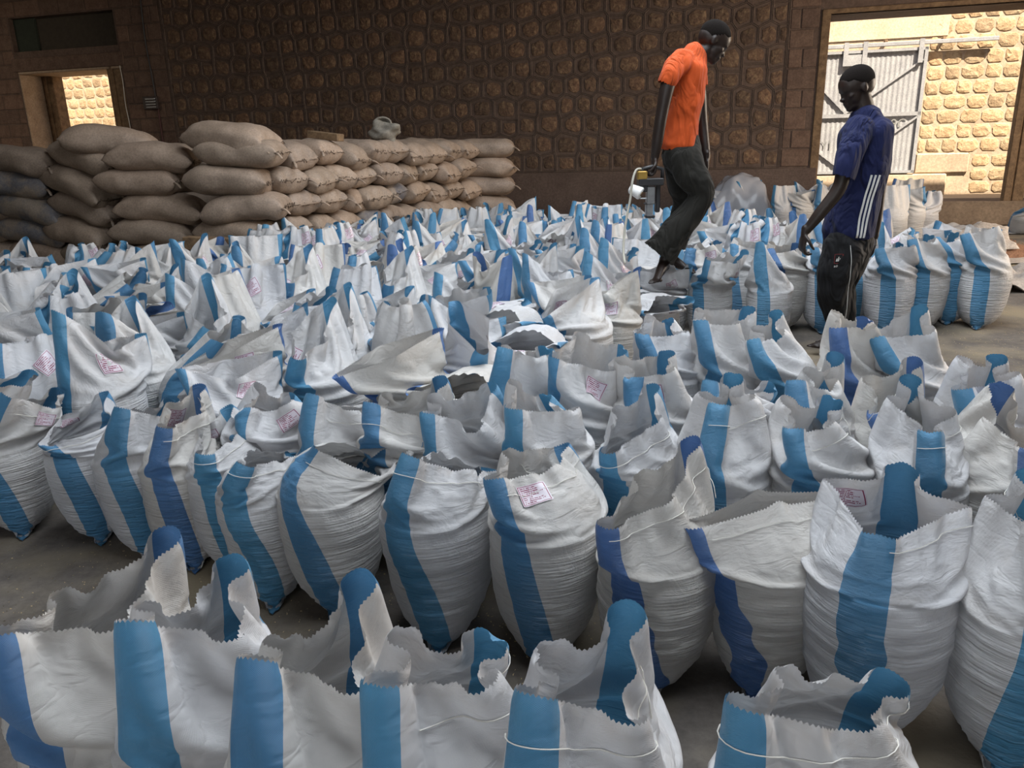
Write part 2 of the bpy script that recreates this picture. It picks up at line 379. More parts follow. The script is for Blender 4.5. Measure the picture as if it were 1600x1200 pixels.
def patch_mesh(name, P, u0, v0, w, h, rot, out, mat, n=7):
    """a sewn-on tag following the cloth; sizes in metres, out = +1/-1 side"""
    vs_, uvs, fs = [], [], []; c, s = math.cos(rot), math.sin(rot)
    g = np.zeros((n, n, 3))
    for j in range(n):
        for i in range(n):
            x = (i / (n - 1) - .5) * w; y = (j / (n - 1) - .5) * h
            X, Y = x * c - y * s, x * s + y * c
            g[j, i] = surf(P, u0 + X / PERIM, v0 + Y / SH)
    du = np.gradient(g, axis=1); dv = np.gradient(g, axis=0); nr = np.cross(du, dv); nr /= np.linalg.norm(nr, axis=-1, keepdims=True) + 1e-9
    g = g + nr * (.0035 * out)
    if out < 0: pass
    for j in range(n - 1):
        for i in range(n - 1):
            fs.append((j * n + i, j * n + i + 1, (j + 1) * n + i + 1, (j + 1) * n + i))
            for (a, b) in ((i, j), (i + 1, j), (i + 1, j + 1), (i, j + 1)): uvs.append(((a / (n - 1)) if out > 0 else 1 - a / (n - 1), b / (n - 1)))
    me = bpy.data.meshes.new(name); me.from_pydata([tuple(p) for p in g.reshape(-1, 3)], [], fs)
    l = me.uv_layers.new(name='UVMap'); l.data.foreach_set('uv', np.asarray(uvs, dtype=np.float32).ravel())
    me.polygons.foreach_set('use_smooth', [True] * len(me.polygons)); me.materials.append(mat); me.update()
    return me
def thread_mesh(name, P, v, u0, u1, rng, tail=.07):
    mb = MB(); pts = []
    cen = P.reshape(-1, 3).mean(0)
    for t in np.linspace(u0, u1, 40):
        p = surf(P, t, v + .006 * math.sin(t * 40)); q = surf(P, t + .01, v); r = surf(P, t, v + .01)
        nr = np.cross(q - p, r - p); nr /= np.linalg.norm(nr) + 1e-9
        pts.append(Vector(p + nr * .003))
    e = pts[-1]; d = Vector((rng.uniform(-1, 1), rng.uniform(-1, 1), -.4)).normalized()
    for k in range(1, 6): pts.append(e + d * (tail * k / 5) + Vector((0, 0, -.02 * (k / 5) ** 2 + .006 * math.sin(k * 2.2))))
    mb.tube(pts, .0011, 4)
    me = bpy.data.meshes.new(name); me.from_pydata(mb.v, [], mb.f); me.materials.append(M_thread); return me
def rotz(p, a): c, s = math.cos(a), math.sin(a); return (p[0] * c - p[1] * s, p[0] * s + p[1] * c, p[2])
def mouth(kind, rnd, tw=0.0, **o):
    """mouth loop in sack coordinates: a = +x is the near blue edge"""
    j = lambda s=.025: rnd.uniform(-s, s)
    if kind == 'up':    E0, E1, M0, M1 = (.20, 0, .70), (-.20, 0, .71), (0, .045, .70), (0, -.045, .69)
    elif kind == 'hornfar':  E0, E1, M0, M1 = (.22, 0, .56), (-.16, 0, .80), (.03, .07, .60), (.03, -.07, .59)
    elif kind == 'hornnear': E0, E1, M0, M1 = (.15, 0, .80), (-.23, 0, .58), (-.04, .07, .60), (-.04, -.07, .60)
    elif kind == 'twohorn':  E0, E1, M0, M1 = (.20, 0, .76), (-.20, 0, .77), (0, .10, .57), (0, -.06, .59)
    elif kind == 'foldnear': E0, E1, M0, M1 = (.33, .02, .50), (-.20, -.02, .66), (.05, .10, .62), (.08, -.10, .60)
    elif kind == 'lean':     E0, E1, M0, M1 = (.18, .18, .60), (-.20, .18, .64), (0, .24, .59), (0, .16, .64)
    elif kind == 'flop':     E0, E1, M0, M1 = (.22, .24, .47), (-.18, .26, .50), (.02, .32, .46), (.02, .22, .53)
    elif kind == 'open':     E0, E1, M0, M1 = (.22, 0, .64), (-.22, 0, .66), (0, .12, .60), (0, -.12, .62)
    elif kind == 'pinch':    E0, E1, M0, M1 = (.10, 0, .72), (-.22, 0, .70), (-.06, .05, .72), (-.05, -.05, .70)
    elif kind == 'tied':     E0, E1, M0, M1 = (.05, 0, .68), (-.06, 0, .69), (0, .05, .69), (0, -.05, .67)
    else: raise ValueError(kind)
    sh = o.get('shift', (0, 0, 0)); r = []
    for p in (E0, M0, E1, M1):
        p = (p[0], p[1], p[2] + o.get('dz', .03))
        p = (p[0] + j(), p[1] + j(), p[2] + j()); p = rotz(p, tw); r.append(tuple(p[i] + sh[i] for i in range(3)))
    return dict(E0=r[0], M0=r[1], E1=r[2], M1=r[3])
# ------------------------------------------------------------------ the building
RND = random.Random(11)
YAW = math.radians(16)
PW = atz(1500, 352, 0); UX = Vector((math.cos(YAW), -math.sin(YAW), 0)); UN = Vector((math.sin(YAW), math.cos(YAW), 0))
FW = Matrix(((UX.x, UN.x, 0, PW.x), (UX.y, UN.y, 0, PW.y), (0, 0, 1, 0), (0, 0, 0, 1)))   # x along the wall, y into it, z up
def wl(px, py, off=0):
    r = ray(px, py); o = Vector((0, 0, H)); t = (PW + UN * off - o).dot(UN) / r.dot(UN); p = o + r * t
    return (p - PW).dot(UX), p.z
CEIL = 4.9; TH = .9
fl = MB(); fl.box((-24, -7, -.2), (16, 22, 0)); floor = fl.build('floor', M_floor); tag(floor, kind='structure')
ce = MB(); ce.box((-24, -7, CEIL), (16, 19.8, CEIL + .12)); 
# the roof stops at the outer face of the back wall
ce = MB(); A_ = [FW @ Vector((-28, TH, 0)), FW @ Vector((12, TH, 0))]
ce.add([(-24, -7, CEIL), (15, -7, CEIL), (A_[1].x, A_[1].y, CEIL), (A_[0].x, A_[0].y, CEIL), (-24, -7, CEIL + .1), (15, -7, CEIL + .1), (A_[1].x, A_[1].y, CEIL + .1), (A_[0].x, A_[0].y, CEIL + .1)],
       [(0, 3, 2, 1), (4, 5, 6, 7), (0, 1, 5, 4), (1, 2, 6, 5), (2, 3, 7, 6), (3, 0, 4, 7)])
tag(ce.build('ceiling', M_plinth), kind='structure')
WX0, WX1, DX0, DX1, DPX, DX2 = -18.39, -15.74, -2.24, .54, .86, 1.75
WZ0, WZ1, DZ1, SILL, PLZ = 1.25, 3.2, 3.27, .37, .94
RZ0, RZ1 = 3.59, 4.24
wb = MB()
for lo, hi in (((-28, 0, 0), (WX0, TH, CEIL)), ((WX0, 0, 0), (WX1, TH, WZ0)), ((WX0, 0, WZ1), (WX1, TH, RZ0)), ((WX0, .22, RZ0), (WX1, TH, RZ1)), ((WX0, 0, RZ1), (WX1, TH, CEIL)),
               ((WX1, 0, 0), (DX0, TH, CEIL)), ((DX0, 0, 0), (DX2, TH, SILL)), ((DX0, 0, DZ1), (DX2, TH, CEIL)), ((DX2, 0, 0), (12, TH, CEIL))):
    wb.box(lo, hi, frame=FW)
wall = wb.build('wall_back', M_mortar); tag(wall, kind='structure')
pl = MB(); pl.bbox((-14.6, -.05, 0), (DX0 - .02, 0.01, PLZ), .012, FW); pl.build('plinth', M_plinth, wall)
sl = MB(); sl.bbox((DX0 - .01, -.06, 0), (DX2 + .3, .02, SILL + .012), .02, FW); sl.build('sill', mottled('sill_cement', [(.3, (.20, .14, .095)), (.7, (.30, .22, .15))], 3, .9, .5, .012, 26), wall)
# rubble stones laid like a honeycomb, raised pointing between them
def honey(x0, x1, z0, z1, rh, w, rnd, dy):
    rows = int(round((z1 - z0) / rh)); rh = (z1 - z0) / rows; J = []
    for i in range(rows):
        xs = [x0]; x = x0 + (w * .5 if i % 2 else 0) + rnd.uniform(0, .1) * w
        while x < x1 - w * .35:
            if x - xs[-1] > w * .45: xs.append(x)
            x += w * rnd.uniform(.78, 1.25)
        xs.append(x1); J.append(xs)
    def edge(i):      # line between row i-1 and i
        z = z0 + i * rh; pts = {}
        if i > 0:
            for x in J[i - 1]: pts[round(x, 4)] = z - dy * rnd.uniform(.3, 1.1)
        if i < rows:
            for x in J[i]:
                k = round(x, 4)
                pts[k] = z if k in pts else z + dy * rnd.uniform(.3, 1.1)
        L = sorted(pts.items())
        if i in (0, rows): L = [(x, z) for x, _ in L]
        return L
    Es = [edge(i) for i in range(rows + 1)]; out = []
    for i in range(rows):
        for a, b in zip(J[i], J[i][1:]):
            lo = [p for p in Es[i] if a - 1e-3 <= p[0] <= b + 1e-3]; hi = [p for p in Es[i + 1] if a - 1e-3 <= p[0] <= b + 1e-3]
            out.append(lo + hi[::-1])
    return out
def stone_piece(poly, rnd, proud, shrink, name, mat, parent, frame, y0=0.0, n=12):
    cx = sum(p[0] for p in poly) / len(poly); cz = sum(p[1] for p in poly) / len(poly)
    # resample polygon evenly, round it
    L = [0]
    for a, b in zip(poly, poly[1:] + poly[:1]): L.append(L[-1] + math.hypot(b[0] - a[0], b[1] - a[1]))
    pts = []
    for k in range(n):
        t = L[-1] * (k + .5) / n
        for j in range(len(poly)):
            if L[j] <= t <= L[j + 1]:
                u = (t - L[j]) / (L[j + 1] - L[j] + 1e-9); a, b = poly[j], poly[(j + 1) % len(poly)]; pts.append((a[0] + (b[0] - a[0]) * u, a[1] + (b[1] - a[1]) * u)); break
    v = []
    for r_, d in ((1.0, .004), (.90, -.55), (.55, -1.0)):
        for p in pts:
            q = shrink * r_ * (1 + rnd.uniform(-.07, .07)); v.append(frame @ Vector((cx + (p[0] - cx) * q, y0 + (d if d > 0 else d * proud * rnd.uniform(.7, 1.25)), cz + (p[1] - cz) * q)))
    v.append(frame @ Vector((cx + rnd.uniform(-.02, .02), y0 - proud * rnd.uniform(.8, 1.3), cz)))
    f = []; n = len(pts)
    for k in range(2):
        for i in range(n): f.append((k * n + i, k * n + (i + 1) % n, (k + 1) * n + (i + 1) % n, (k + 1) * n + i))
    for i in range(n): f.append((2 * n + i, 2 * n + (i + 1) % n, 3 * n))
    if name is None: return v, f
    return mesh(name, v, f, mat, parent, smooth=False)
cells = honey(-14.6, -2.86, PLZ + .02, 4.46, .315, .37, RND, .05)
cells.sort(key=lambda c: -(sum(p[0] for p in c) / len(c)) + max(0, sum(p[1] for p in c) / len(c) - 3.7) * 6)
ridge = MB(); rest = MB(); seen = set()
for k, c in enumerate(cells):
    if k < 292: stone_piece(c, RND, .020, .68, 'stone', M_stone, wall, FW)
    else: rest.add(*stone_piece(c, RND, .020, .68, None, None, None, FW))
    for a, b in zip(c, c[1:] + c[:1]):
        key = tuple(sorted((a, b)))
        if key in seen: continue
        seen.add(key)
        d = Vector((b[0] - a[0], b[1] - a[1])); l = d.length
        if l < .01: continue
        d /= l; nx = Vector((-d.y, d.x)) * .013; 
        for s in (-1, 1):
            o = nx * (s * .9); v = []
            for (p, q) in ((a, 0), (b, 0)):
                for e, y in ((-.5, .002), (0, -.014), (.5, .002)): v.append(FW @ Vector((p[0] + o.x + nx.x * e, y, p[1] + o.y + nx.y * e)))
            ridge.add(v, [(0, 1, 4, 3), (1, 2, 5, 4)])
ro = rest.build('stone', M_stone, wall); ro['kind'] = 'stuff'
rg = ridge.build('mortar_ridge', M_ridge, wall); rg['kind'] = 'stuff'
# squared blocks: beside the door and around the window
def blocks(x0, x1, z0, z1, w, h, holes, rnd, name='block', mat=M_block, parent=wall, frame=FW, y0=0, proud=.014, wj=.0):
    z = z0; i = 0
    while z < z1 - .1:
        hh = min(h * rnd.uniform(.9, 1.1), z1 - z); x = x0 - (w * .5 if i % 2 else 0); 
        while x < x1 - .02:
            ww = w * rnd.uniform(.8, 1.25); a, b = max(x, x0), min(x + ww, x1)
            if b - a > .12:
                segs = [(a, b)]
                for (hx0, hx1, hz0, hz1) in holes:
                    if z + hh > hz0 + .03 and z < hz1 - .03:
                        ns = []
                        for (p, q) in segs:
                            if q <= hx0 or p >= hx1: ns.append((p, q))
                            else:
                                if hx0 - p > .08: ns.append((p, hx0))
                                if q - hx1 > .08: ns.append((hx1, q))
                        segs = ns
                for (p, q) in segs:
                    m = MB(); g = .012; m.bbox((p + g, y0 - proud * rnd.uniform(.6, 1.5), z + g), (q - g, y0 + .01, z + hh - g), .008, frame)
                    o = m.build(name, mat, parent)
            x += ww
        z += hh; i += 1
blocks(-2.84, DX0 - .15, PLZ + .02, 4.1, .42, .31, [], RND)
blocks(-19.4, -14.66, 1.3, 4.75, .55, .30, [(WX0 - .02, WX1 + .02, WZ0, WZ1 + .26), (WX0 - .03, WX1 + .03, RZ0 - .02, RZ1 + .02)], RND, proud=.008)
# recess panel high in the wall, its left end darker green
m = MB(); m.box((WX0 + .55, .17, RZ0), (WX1, .22, RZ1), frame=FW); m.build('recess_board', plain('dark_board', (.050, .040, .028), .9), wall)
m = MB(); m.box((WX0, .12, RZ0), (WX0 + .55, .22, RZ1), frame=FW); m.build('recess_shutter', plain('green_board', (.028, .036, .024), .9), wall)
m = MB(); m.bbox((WX0 - .1, -.03, WZ1 + .0), (WX1 + .1, .05, WZ1 + .26), .01, FW); m.build('lintel', M_block, wall)
# window 1: deep opening with two timber posts
win = empty('window_1', FW @ Vector((-17.06, .6, WZ0))); tag(win, kind='structure')
winv = Matrix.Translation(-win.location)
for x0, x1, y0_, y1_ in ((WX0, WX0 + .30, .56, .86), (WX1 - .40, WX1 - .01, .02, .20)):
    m = MB(); m.bbox((x0, y0_, WZ0), (x1, y1_, WZ1), .015, FW); m.bbox((x0 + .09, y0_ - .03, WZ0), (x0 + .16, y0_ + .02, WZ1), .006, FW); m.v = [winv @ Vector(p) for p in m.v]; m.build('window_post', M_oldwood, win)
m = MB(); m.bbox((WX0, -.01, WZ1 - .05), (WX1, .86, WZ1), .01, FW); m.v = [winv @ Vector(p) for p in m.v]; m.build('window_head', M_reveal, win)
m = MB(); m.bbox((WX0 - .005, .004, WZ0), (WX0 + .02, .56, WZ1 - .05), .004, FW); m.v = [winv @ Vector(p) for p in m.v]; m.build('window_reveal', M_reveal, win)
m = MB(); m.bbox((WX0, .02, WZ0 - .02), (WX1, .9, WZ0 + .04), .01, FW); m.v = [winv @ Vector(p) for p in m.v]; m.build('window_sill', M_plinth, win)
m = MB(); pts = [FW @ Vector((WX1 - .02 + .012 * math.sin(z * 7), -.015, z)) for z in np.linspace(WZ0 + .3, WZ1, 24)]; m.tube(pts, .008, 5); m.v = [winv @ Vector(p) for p in m.v]; m.build('cord', M_thread, win)
# door 1: timber frame in the right hand opening
dr = empty('door_1', FW @ Vector((-.8, 0, SILL))); tag(dr, kind='structure'); dv = Matrix.Translation(-dr.location)
def dpart(lo, hi, name, mat=M_oldwood, b=.01):
    m = MB(); m.bbox(lo, hi, b, FW); m.v = [dv @ Vector(p) for p in m.v]; return m.build(name, mat, dr)
dpart((DX0 - .13, -.03, SILL), (DX0, .10, DZ1 + .06), 'door_post')
dpart((DX0 - .13, -.035, DZ1), (DX2, .12, DZ1 + .07), 'door_head')
dpart((DX1 + .02, .0, SILL), (DX1 + .12, .16, DZ1), 'door_post'); dpart((DX1 + .15, .03, SILL), (DX1 + .31, .12, DZ1), 'door_leaf_edge')
dpart((DX1 + .12, .05, SILL), (DX1 + .15, .10, DZ1), 'door_stop')
# other walls with their open doorways
rw = MB()
for lo, hi in (((11.8, -7, 0), (12.2, 4.6, CEIL)), ((11.8, 9.8, 0), (12.2, 14.6, CEIL)), ((11.8, 4.6, 3.9), (12.2, 9.8, CEIL))): rw.box(lo, hi)
tag(rw.build('wall_right', M_plinth), kind='structure')
lw = MB(); lw.box((-21.4, -7, 0), (-21, 19, CEIL)); tag(lw.build('wall_left', M_plinth), kind='structure')
fw_ = MB()
for lo, hi in (((-21.4, -7.2, 0), (-6, -6.8, CEIL)), ((1.5, -7.2, 0), (12.2, -6.8, CEIL)), ((-6, -7.2, 4.2), (1.5, -6.8, CEIL))): fw_.box(lo, hi)
tag(fw_.build('wall_front', M_plinth), kind='structure')

# ------------------------------------------------------------------ the sunlit yard beyond
YG = .30; YO = 3.2
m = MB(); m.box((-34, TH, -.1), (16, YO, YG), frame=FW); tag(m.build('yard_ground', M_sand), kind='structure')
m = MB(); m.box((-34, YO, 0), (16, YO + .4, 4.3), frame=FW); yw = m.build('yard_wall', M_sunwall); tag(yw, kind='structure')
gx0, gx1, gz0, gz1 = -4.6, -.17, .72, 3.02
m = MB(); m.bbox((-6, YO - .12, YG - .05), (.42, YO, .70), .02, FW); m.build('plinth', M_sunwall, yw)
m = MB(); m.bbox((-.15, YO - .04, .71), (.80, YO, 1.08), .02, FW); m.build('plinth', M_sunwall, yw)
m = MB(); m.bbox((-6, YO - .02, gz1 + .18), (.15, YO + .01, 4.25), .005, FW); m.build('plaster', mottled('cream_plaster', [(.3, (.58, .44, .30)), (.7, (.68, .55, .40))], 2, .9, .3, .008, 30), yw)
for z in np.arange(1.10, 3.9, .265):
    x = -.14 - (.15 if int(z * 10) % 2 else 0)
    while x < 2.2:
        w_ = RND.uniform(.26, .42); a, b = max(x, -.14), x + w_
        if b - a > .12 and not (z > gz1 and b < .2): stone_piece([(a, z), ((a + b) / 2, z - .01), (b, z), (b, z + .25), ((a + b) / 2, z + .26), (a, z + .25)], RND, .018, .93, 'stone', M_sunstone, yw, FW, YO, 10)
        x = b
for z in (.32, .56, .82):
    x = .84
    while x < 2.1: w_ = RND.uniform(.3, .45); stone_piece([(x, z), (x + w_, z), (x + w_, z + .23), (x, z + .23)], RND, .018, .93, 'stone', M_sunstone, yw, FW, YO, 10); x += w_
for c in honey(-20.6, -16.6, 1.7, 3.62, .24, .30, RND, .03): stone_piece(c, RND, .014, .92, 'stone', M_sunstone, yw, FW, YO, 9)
# sliding gate of ribbed sheet hung from a rail
gate = empty('sliding_gate', FW @ Vector(((gx0 + gx1) / 2, YO - .1, gz0))); tag(gate, 'grey painted sliding gate of ribbed metal sheet in the sunlit yard', 'gate')
gv = Matrix.Translation(-gate.location)
def gpart(m, name, mat=M_gate): m.v = [gv @ (FW @ Vector(p)) for p in m.v]; return m.build(name, mat, gate)
v = []; n = int((gx1 - gx0) / .022)
for i in range(n + 1):
    x = gx0 + (gx1 - gx0) * i / n; y = YO - .085 - (.006 if i % 4 in (1, 2) else 0)
    v += [(x, y, gz0), (x, y, gz1)]
m = MB(); m.add(v, [(2 * i, 2 * i + 2, 2 * i + 3, 2 * i + 1) for i in range(n)]); gpart(m, 'ribbed_sheet')
def bar(name, a, b, w=.05, y=YO - .13, d=.03):
    m = MB(); A, B_ = Vector((a[0], 0, a[1])), Vector((b[0], 0, b[1])); dd = (B_ - A).normalized(); nn = Vector((-dd.z, 0, dd.x)) * (w / 2)
    v = [A - nn, B_ - nn, B_ + nn, A + nn]
    m.add([(p.x, y, p.z) for p in v] + [(p.x, y + d, p.z) for p in v], [(0, 1, 2, 3), (7, 6, 5, 4), (0, 4, 5, 1), (1, 5, 6, 2), (2, 6, 7, 3), (3, 7, 4, 0)]); return gpart(m, name)
bar('gate_frame', (gx0, gz0 + .03), (gx1, gz0 + .03)); bar('gate_frame', (gx0, gz1 - .03), (gx1, gz1 - .03)); bar('gate_frame', (gx1 - .03, gz0), (gx1 - .03, gz1), .06); bar('gate_frame', (gx0, 1.83), (gx1, 1.83), .07)
bar('gate_brace', (-1.55, 1.86), (-.24, 2.8), .035); bar('gate_brace', (-1.55, .78), (-.22, 1.78), .035); bar('gate_brace', (-2.2, 2.55), (-1.55, 1.9), .03); bar('gate_brace', (-2.1, 1.25), (-1.5, .8), .03)
for x in (-1.62, -1.28, -.3): bar('hanger', (x, gz1 - .28), (x, gz1 + .14), .085, YO - .16, .03)
bar('hanger_plate', (-1.62, gz1 - .18), (-1.28, gz1 - .18), .2, YO - .15, .02)
m = MB(); m.bbox((gx0 - .6, YO - .15, gz1 + .04), (.98, YO - .09, gz1 + .11), .006); m.v = [FW @ Vector(p) for p in m.v]
rl = m.build('gate_rail', M_gate); tag(rl, 'long metal rail carrying the sliding gate along the yard wall', 'rail')
for x in (-.95, .05): 
    m = MB(); m.bbox((x, YO - .1, gz1 + .1), (x + .06, YO, gz1 + .16), .01, FW); m.build('bracket', M_oldwood, rl)
def solid(o):
    me = bpy.data.meshes.new_from_object(o.evaluated_get(bpy.context.evaluated_depsgraph_get())); nm = o.name.split('.')[0]; mw = o.matrix_basis.copy(); bpy.data.objects.remove(o)
    n = bpy.data.objects.new(nm, me); C.objects.link(n); n.matrix_basis = mw; return n
def lettering(txt, x, z, size, off, mat, parent, name='lettering'):
    cu = bpy.data.curves.new(name, 'FONT'); cu.body = txt; cu.size = size; cu.extrude = .001; cu.align_x = 'CENTER'
    o = bpy.data.objects.new(name, cu); C.objects.link(o)
    R = Matrix(((UX.x, 0, -UN.x), (UX.y, 0, -UN.y), (0, 1, 0))).to_4x4()
    o.matrix_world = Matrix.Translation(FW @ Vector((x, off, z))) @ R; cu.materials.append(mat); o = solid(o)
    if parent: o.parent = parent; o.matrix_basis = Matrix.Translation((FW @ Vector((x, off, z))) - parent.location) @ R
    return o
M_ink = plain('grey_stencil', (.20, .20, .19), .8)
for t_, px_, py_, sz_ in (('9C', 1403, 198, .24), ('Y1', 1291, 231, .20)): lx, lz = wl(px_, py_, YO - .1); lettering(t_, lx, lz - .02, sz_, YO - .104, M_ink, gate)
# conduit and junction box beside the window
jb = empty('junction_box', FW @ Vector((-15.14, -.04, 2.44))); tag(jb, 'small striped grey junction box on the wall right of the window', 'electrical box')
jv = Matrix.Translation(-jb.location)
def jp(m, name, mat): m.v = [jv @ (FW @ Vector(p)) for p in m.v]; return m.build(name, mat, jb)
m = MB(); m.bbox((-15.30, -.07, 2.33), (-14.95, 0, 2.58), .01); jp(m, 'housing', plain('dark_box', (.05, .035, .03), .6))
for k in range(4): m = MB(); m.bbox((-15.22, -.085, 2.36 + k * .052), (-14.98, -.06, 2.385 + k * .052), .004); jp(m, 'louvre', M_metal)
m = MB(); m.tube([FW @ Vector((-15.03 + .02 * math.sin(z * 3), -.02, z)) for z in np.linspace(2.58, 4.85, 14)], .012, 6); tag(m.build('cable', M_black), 'dark cable running down the wall to the junction box', 'cable')
m = MB(); m.tube([FW @ Vector((-14.99, -.02, z)) for z in np.linspace(1.2, 2.33, 5)], .02, 6); tag(m.build('pipe', plain('rust_pipe', (.08, .03, .025), .7)), 'dark rusty pipe below the junction box', 'pipe')
# ------------------------------------------------------------------ the striped sacks on the floor
RS = random.Random(5); NR = np.random.default_rng(5)
def frame_from(toe, alpha):
    a = math.radians(alpha); view = math.atan2(toe.x, toe.y)                # azimuth of the sack as seen from the camera
    d = Vector((-math.sin(a + view), -math.cos(a + view), 0))
    return toe - d * .21, math.atan2(d.y, d.x)
def clampm(p):
    q = Vector(p); r = math.hypot(q.x, q.y); s = Vector((q.x, q.y, 0)) * (min(.12, r) / (r + 1e-6)) + Vector((0, 0, .47)); d = q - s
    if d.length > .34: q = s + d * (.34 / d.length)
    q.z = max(q.z, .40); return q
def hero_spec(c, rz, e0, e1, sag, gap, w=1.0, fill=1.0):
    R = Matrix.Rotation(-rz, 4, 'Z'); a = clampm(R @ (e0 - c)); b = clampm(R @ (e1 - c))
    d = b - a
    if d.length > .48: m_ = (a + b) / 2; a = m_ - d * (.24 / d.length); b = m_ + d * (.24 / d.length); d = b - a
    n = Vector((d.y, -d.x, 0)); n = n.normalized() if n.length > 1e-4 else Vector((0, 1, 0))
    if n.y < 0: n = -n
    if d.length < .40: b2 = b.copy(); a = a - d.normalized() * 0; 
    m = (a + b) / 2 - Vector((0, 0, sag)); slack = math.sqrt(max(0, .25 ** 2 - (d.length / 2) ** 2)) * .55
    g = max(gap, slack * .8)
    return dict(E0=tuple(a), E1=tuple(b), M0=tuple(m + n * g), M1=tuple(m - n * g * .8 + Vector((0, 0, .02))), w=w, fill=fill)
HEROES = []      # name of row, toe px, alpha, E0 px, E1 px, sag, gap, tag
rowB = [((-75, 835), 40, (-40, 600), (60, 575), .03, .03, None), ((35, 850), 40, (5, 588), (98, 585), .08, .03, (.62, -1, .88)), ((158, 858), 35, (55, 680), (165, 588), .03, .04, (.62, -1, .86)),
        ((235, 885), 30, (180, 610), (275, 598), .06, .03, None), ((305, 905), 30, (250, 645), (312, 572), .03, .02, (.60, -1, .86)), ((375, 918), 35, (312, 690), (352, 608), .02, .05, (.64, -1, .86)),
        ((425, 968), 50, (375, 702), (466, 690), -.01, .02, None), ((525, 985), 40, (497, 690), (657, 685), .09, .03, None), ((682, 1035), 45, (638, 708), (770, 742), .0, .03, None),
        ((846, 1065), 35, (765, 745), (880, 692), .0, .03, (.34, 1, .86)), ((1005, 1110), 40, (905, 802), (1036, 738), .03, .05, None), ((1165, 1112), 62, (1028, 862), (1250, 826), -.02, .05, None),
        ((1335, 1185), 5, (1358, 842), (1368, 798), -.02, .06, (.60, -1, .84)), ((1560, 1240), -20, (1560, 868), (1645, 850), .0, .04, None)]
rowC = [((440, 870), 40, (385, 642), (455, 622), .0, .03, (.33, 1, .86)), ((545, 885), 40, (488, 612), (572, 640), .02, .03, None), ((645, 900), 45, (578, 628), (690, 590), .02, .04, None),
        ((745, 915), 45, (668, 640), (770, 600), .03, .04, None), ((850, 930), 30, (800, 636), (850, 620), .0, .03, None), ((985, 940), 25, (920, 708), (1036, 712), -.03, .06, None),
        ((1112, 945), 10, (1095, 655), (1104, 632), .0, .03, None), ((1255, 955), 5, (1240, 668), (1302, 626), .02, .04, None), ((1400, 962), -10, (1345, 690), (1398, 655), .02, .05, None), ((1525, 965), -30, (1592, 722), (1525, 690), -.01, .05, None)]
rowD = [((815, 800), 40, (788, 540), (852, 546), .0, .02, None), ((905, 810), 40, (862, 555), (972, 545), .0, .02, (.36, 1, .9)), ((1015, 820), 25, (990, 588), (1044, 550), -.01, .05, (.34, 1, .86)),
        ((1130, 838), 15, (1108, 592), (1206, 606), .0, .05, None), ((1250, 852), 5, (1243, 592), (1306, 552), .02, .03, (.36, 1, .84)), ((1385, 866), 5, (1370, 640), (1432, 560), .03, .03, None), ((1512, 870), 0, (1500, 605), (1556, 558), .03, .04, None)]
rowE = [((1040, 712), 20, (1000, 520), (1042, 500), .0, .03, None), ((1125, 718), 15, (1093, 497), (1172, 480), .03, .04, None), ((1212, 725), 5, (1180, 527), (1213, 485), .03, .04, None),
        ((1318, 735), 5, (1308, 510), (1352, 500), .0, .03, None), ((1410, 737), 5, (1368, 522), (1438, 473), .04, .03, None)]
rowF = [((1092, 518), 25, (1082, 402), (1120, 392), .0, .02, (.33, 1, .88)), ((1152, 516), 20, (1148, 395), (1192, 392), .02, .03, None), ((1216, 521), 12, (1203, 402), (1243, 396), .03, .03, None), ((1283, 522), 8, (1272, 400), (1310, 395), .02, .03, None),
        ((1380, 527), 0, (1373, 402), (1403, 396), .02, .02, None), ((1432, 520), 0, (1425, 388), (1450, 384), .02, .02, None), ((1478, 508), -5, (1462, 384), (1490, 380), .0, .02, None), ((1525, 516), 0, (1508, 380), (1556, 374), .0, .03, None)]
rowA = [((-20, 985), (268, 822), .63, .80, .07), ((200, 962), (368, 876), .66, .77, .07), ((392, 1020), (567, 895), .64, .80, .10), ((590, 1060), (765, 1000), .62, .68, .0), ((832, 1075), (985, 945), .62, .77, .08), ((1150, 1092), (1412, 1060), .62, .64, .02)]
ORD = ['first', 'second', 'third', 'fourth', 'fifth', 'sixth', 'seventh', 'eighth', 'ninth', 'tenth', 'eleventh', 'twelfth', 'thirteenth', 'fourteenth', 'fifteenth']
OVR = {('B', 10): dict(E0=(.21, 0, .49), E1=(-.15, -.02, .62), M0=(.03, .05, .53), M1=(.02, -.06, .53), fill=.92), ('B', 11): dict(E0=(.28, .02, .46), E1=(-.23, -.03, .50), M0=(.02, .0, .515), M1=(.02, -.08, .50), fill=.88),
       ('B', 12): dict(E0=(.11, 0, .49), E1=(-.16, 0, .535), M0=(-.08, .13, .50), M1=(-.08, -.13, .50), fill=.92, w=1.1), ('B', 13): dict(E0=(.10, -.02, .58), E1=(-.18, .02, .60), M0=(-.05, .07, .57), M1=(-.05, -.07, .57), fill=.95),
       ('C', 5): dict(E0=(.23, 0, .50), E1=(-.16, -.03, .60), M0=(.04, .07, .55), M1=(.02, -.08, .55)), ('C', 6): dict(E0=(.10, 0, .62), E1=(-.10, 0, .65), M0=(0, .06, .61), M1=(0, -.06, .61)),
       ('C', 8): dict(E0=(.14, 0, .57), E1=(-.14, -.02, .65), M0=(0, .07, .57), M1=(0, -.07, .60)), ('C', 9): dict(E0=(.17, 0, .53), E1=(-.10, .04, .63), M0=(.0, .08, .54), M1=(0, -.04, .56))}
items = []
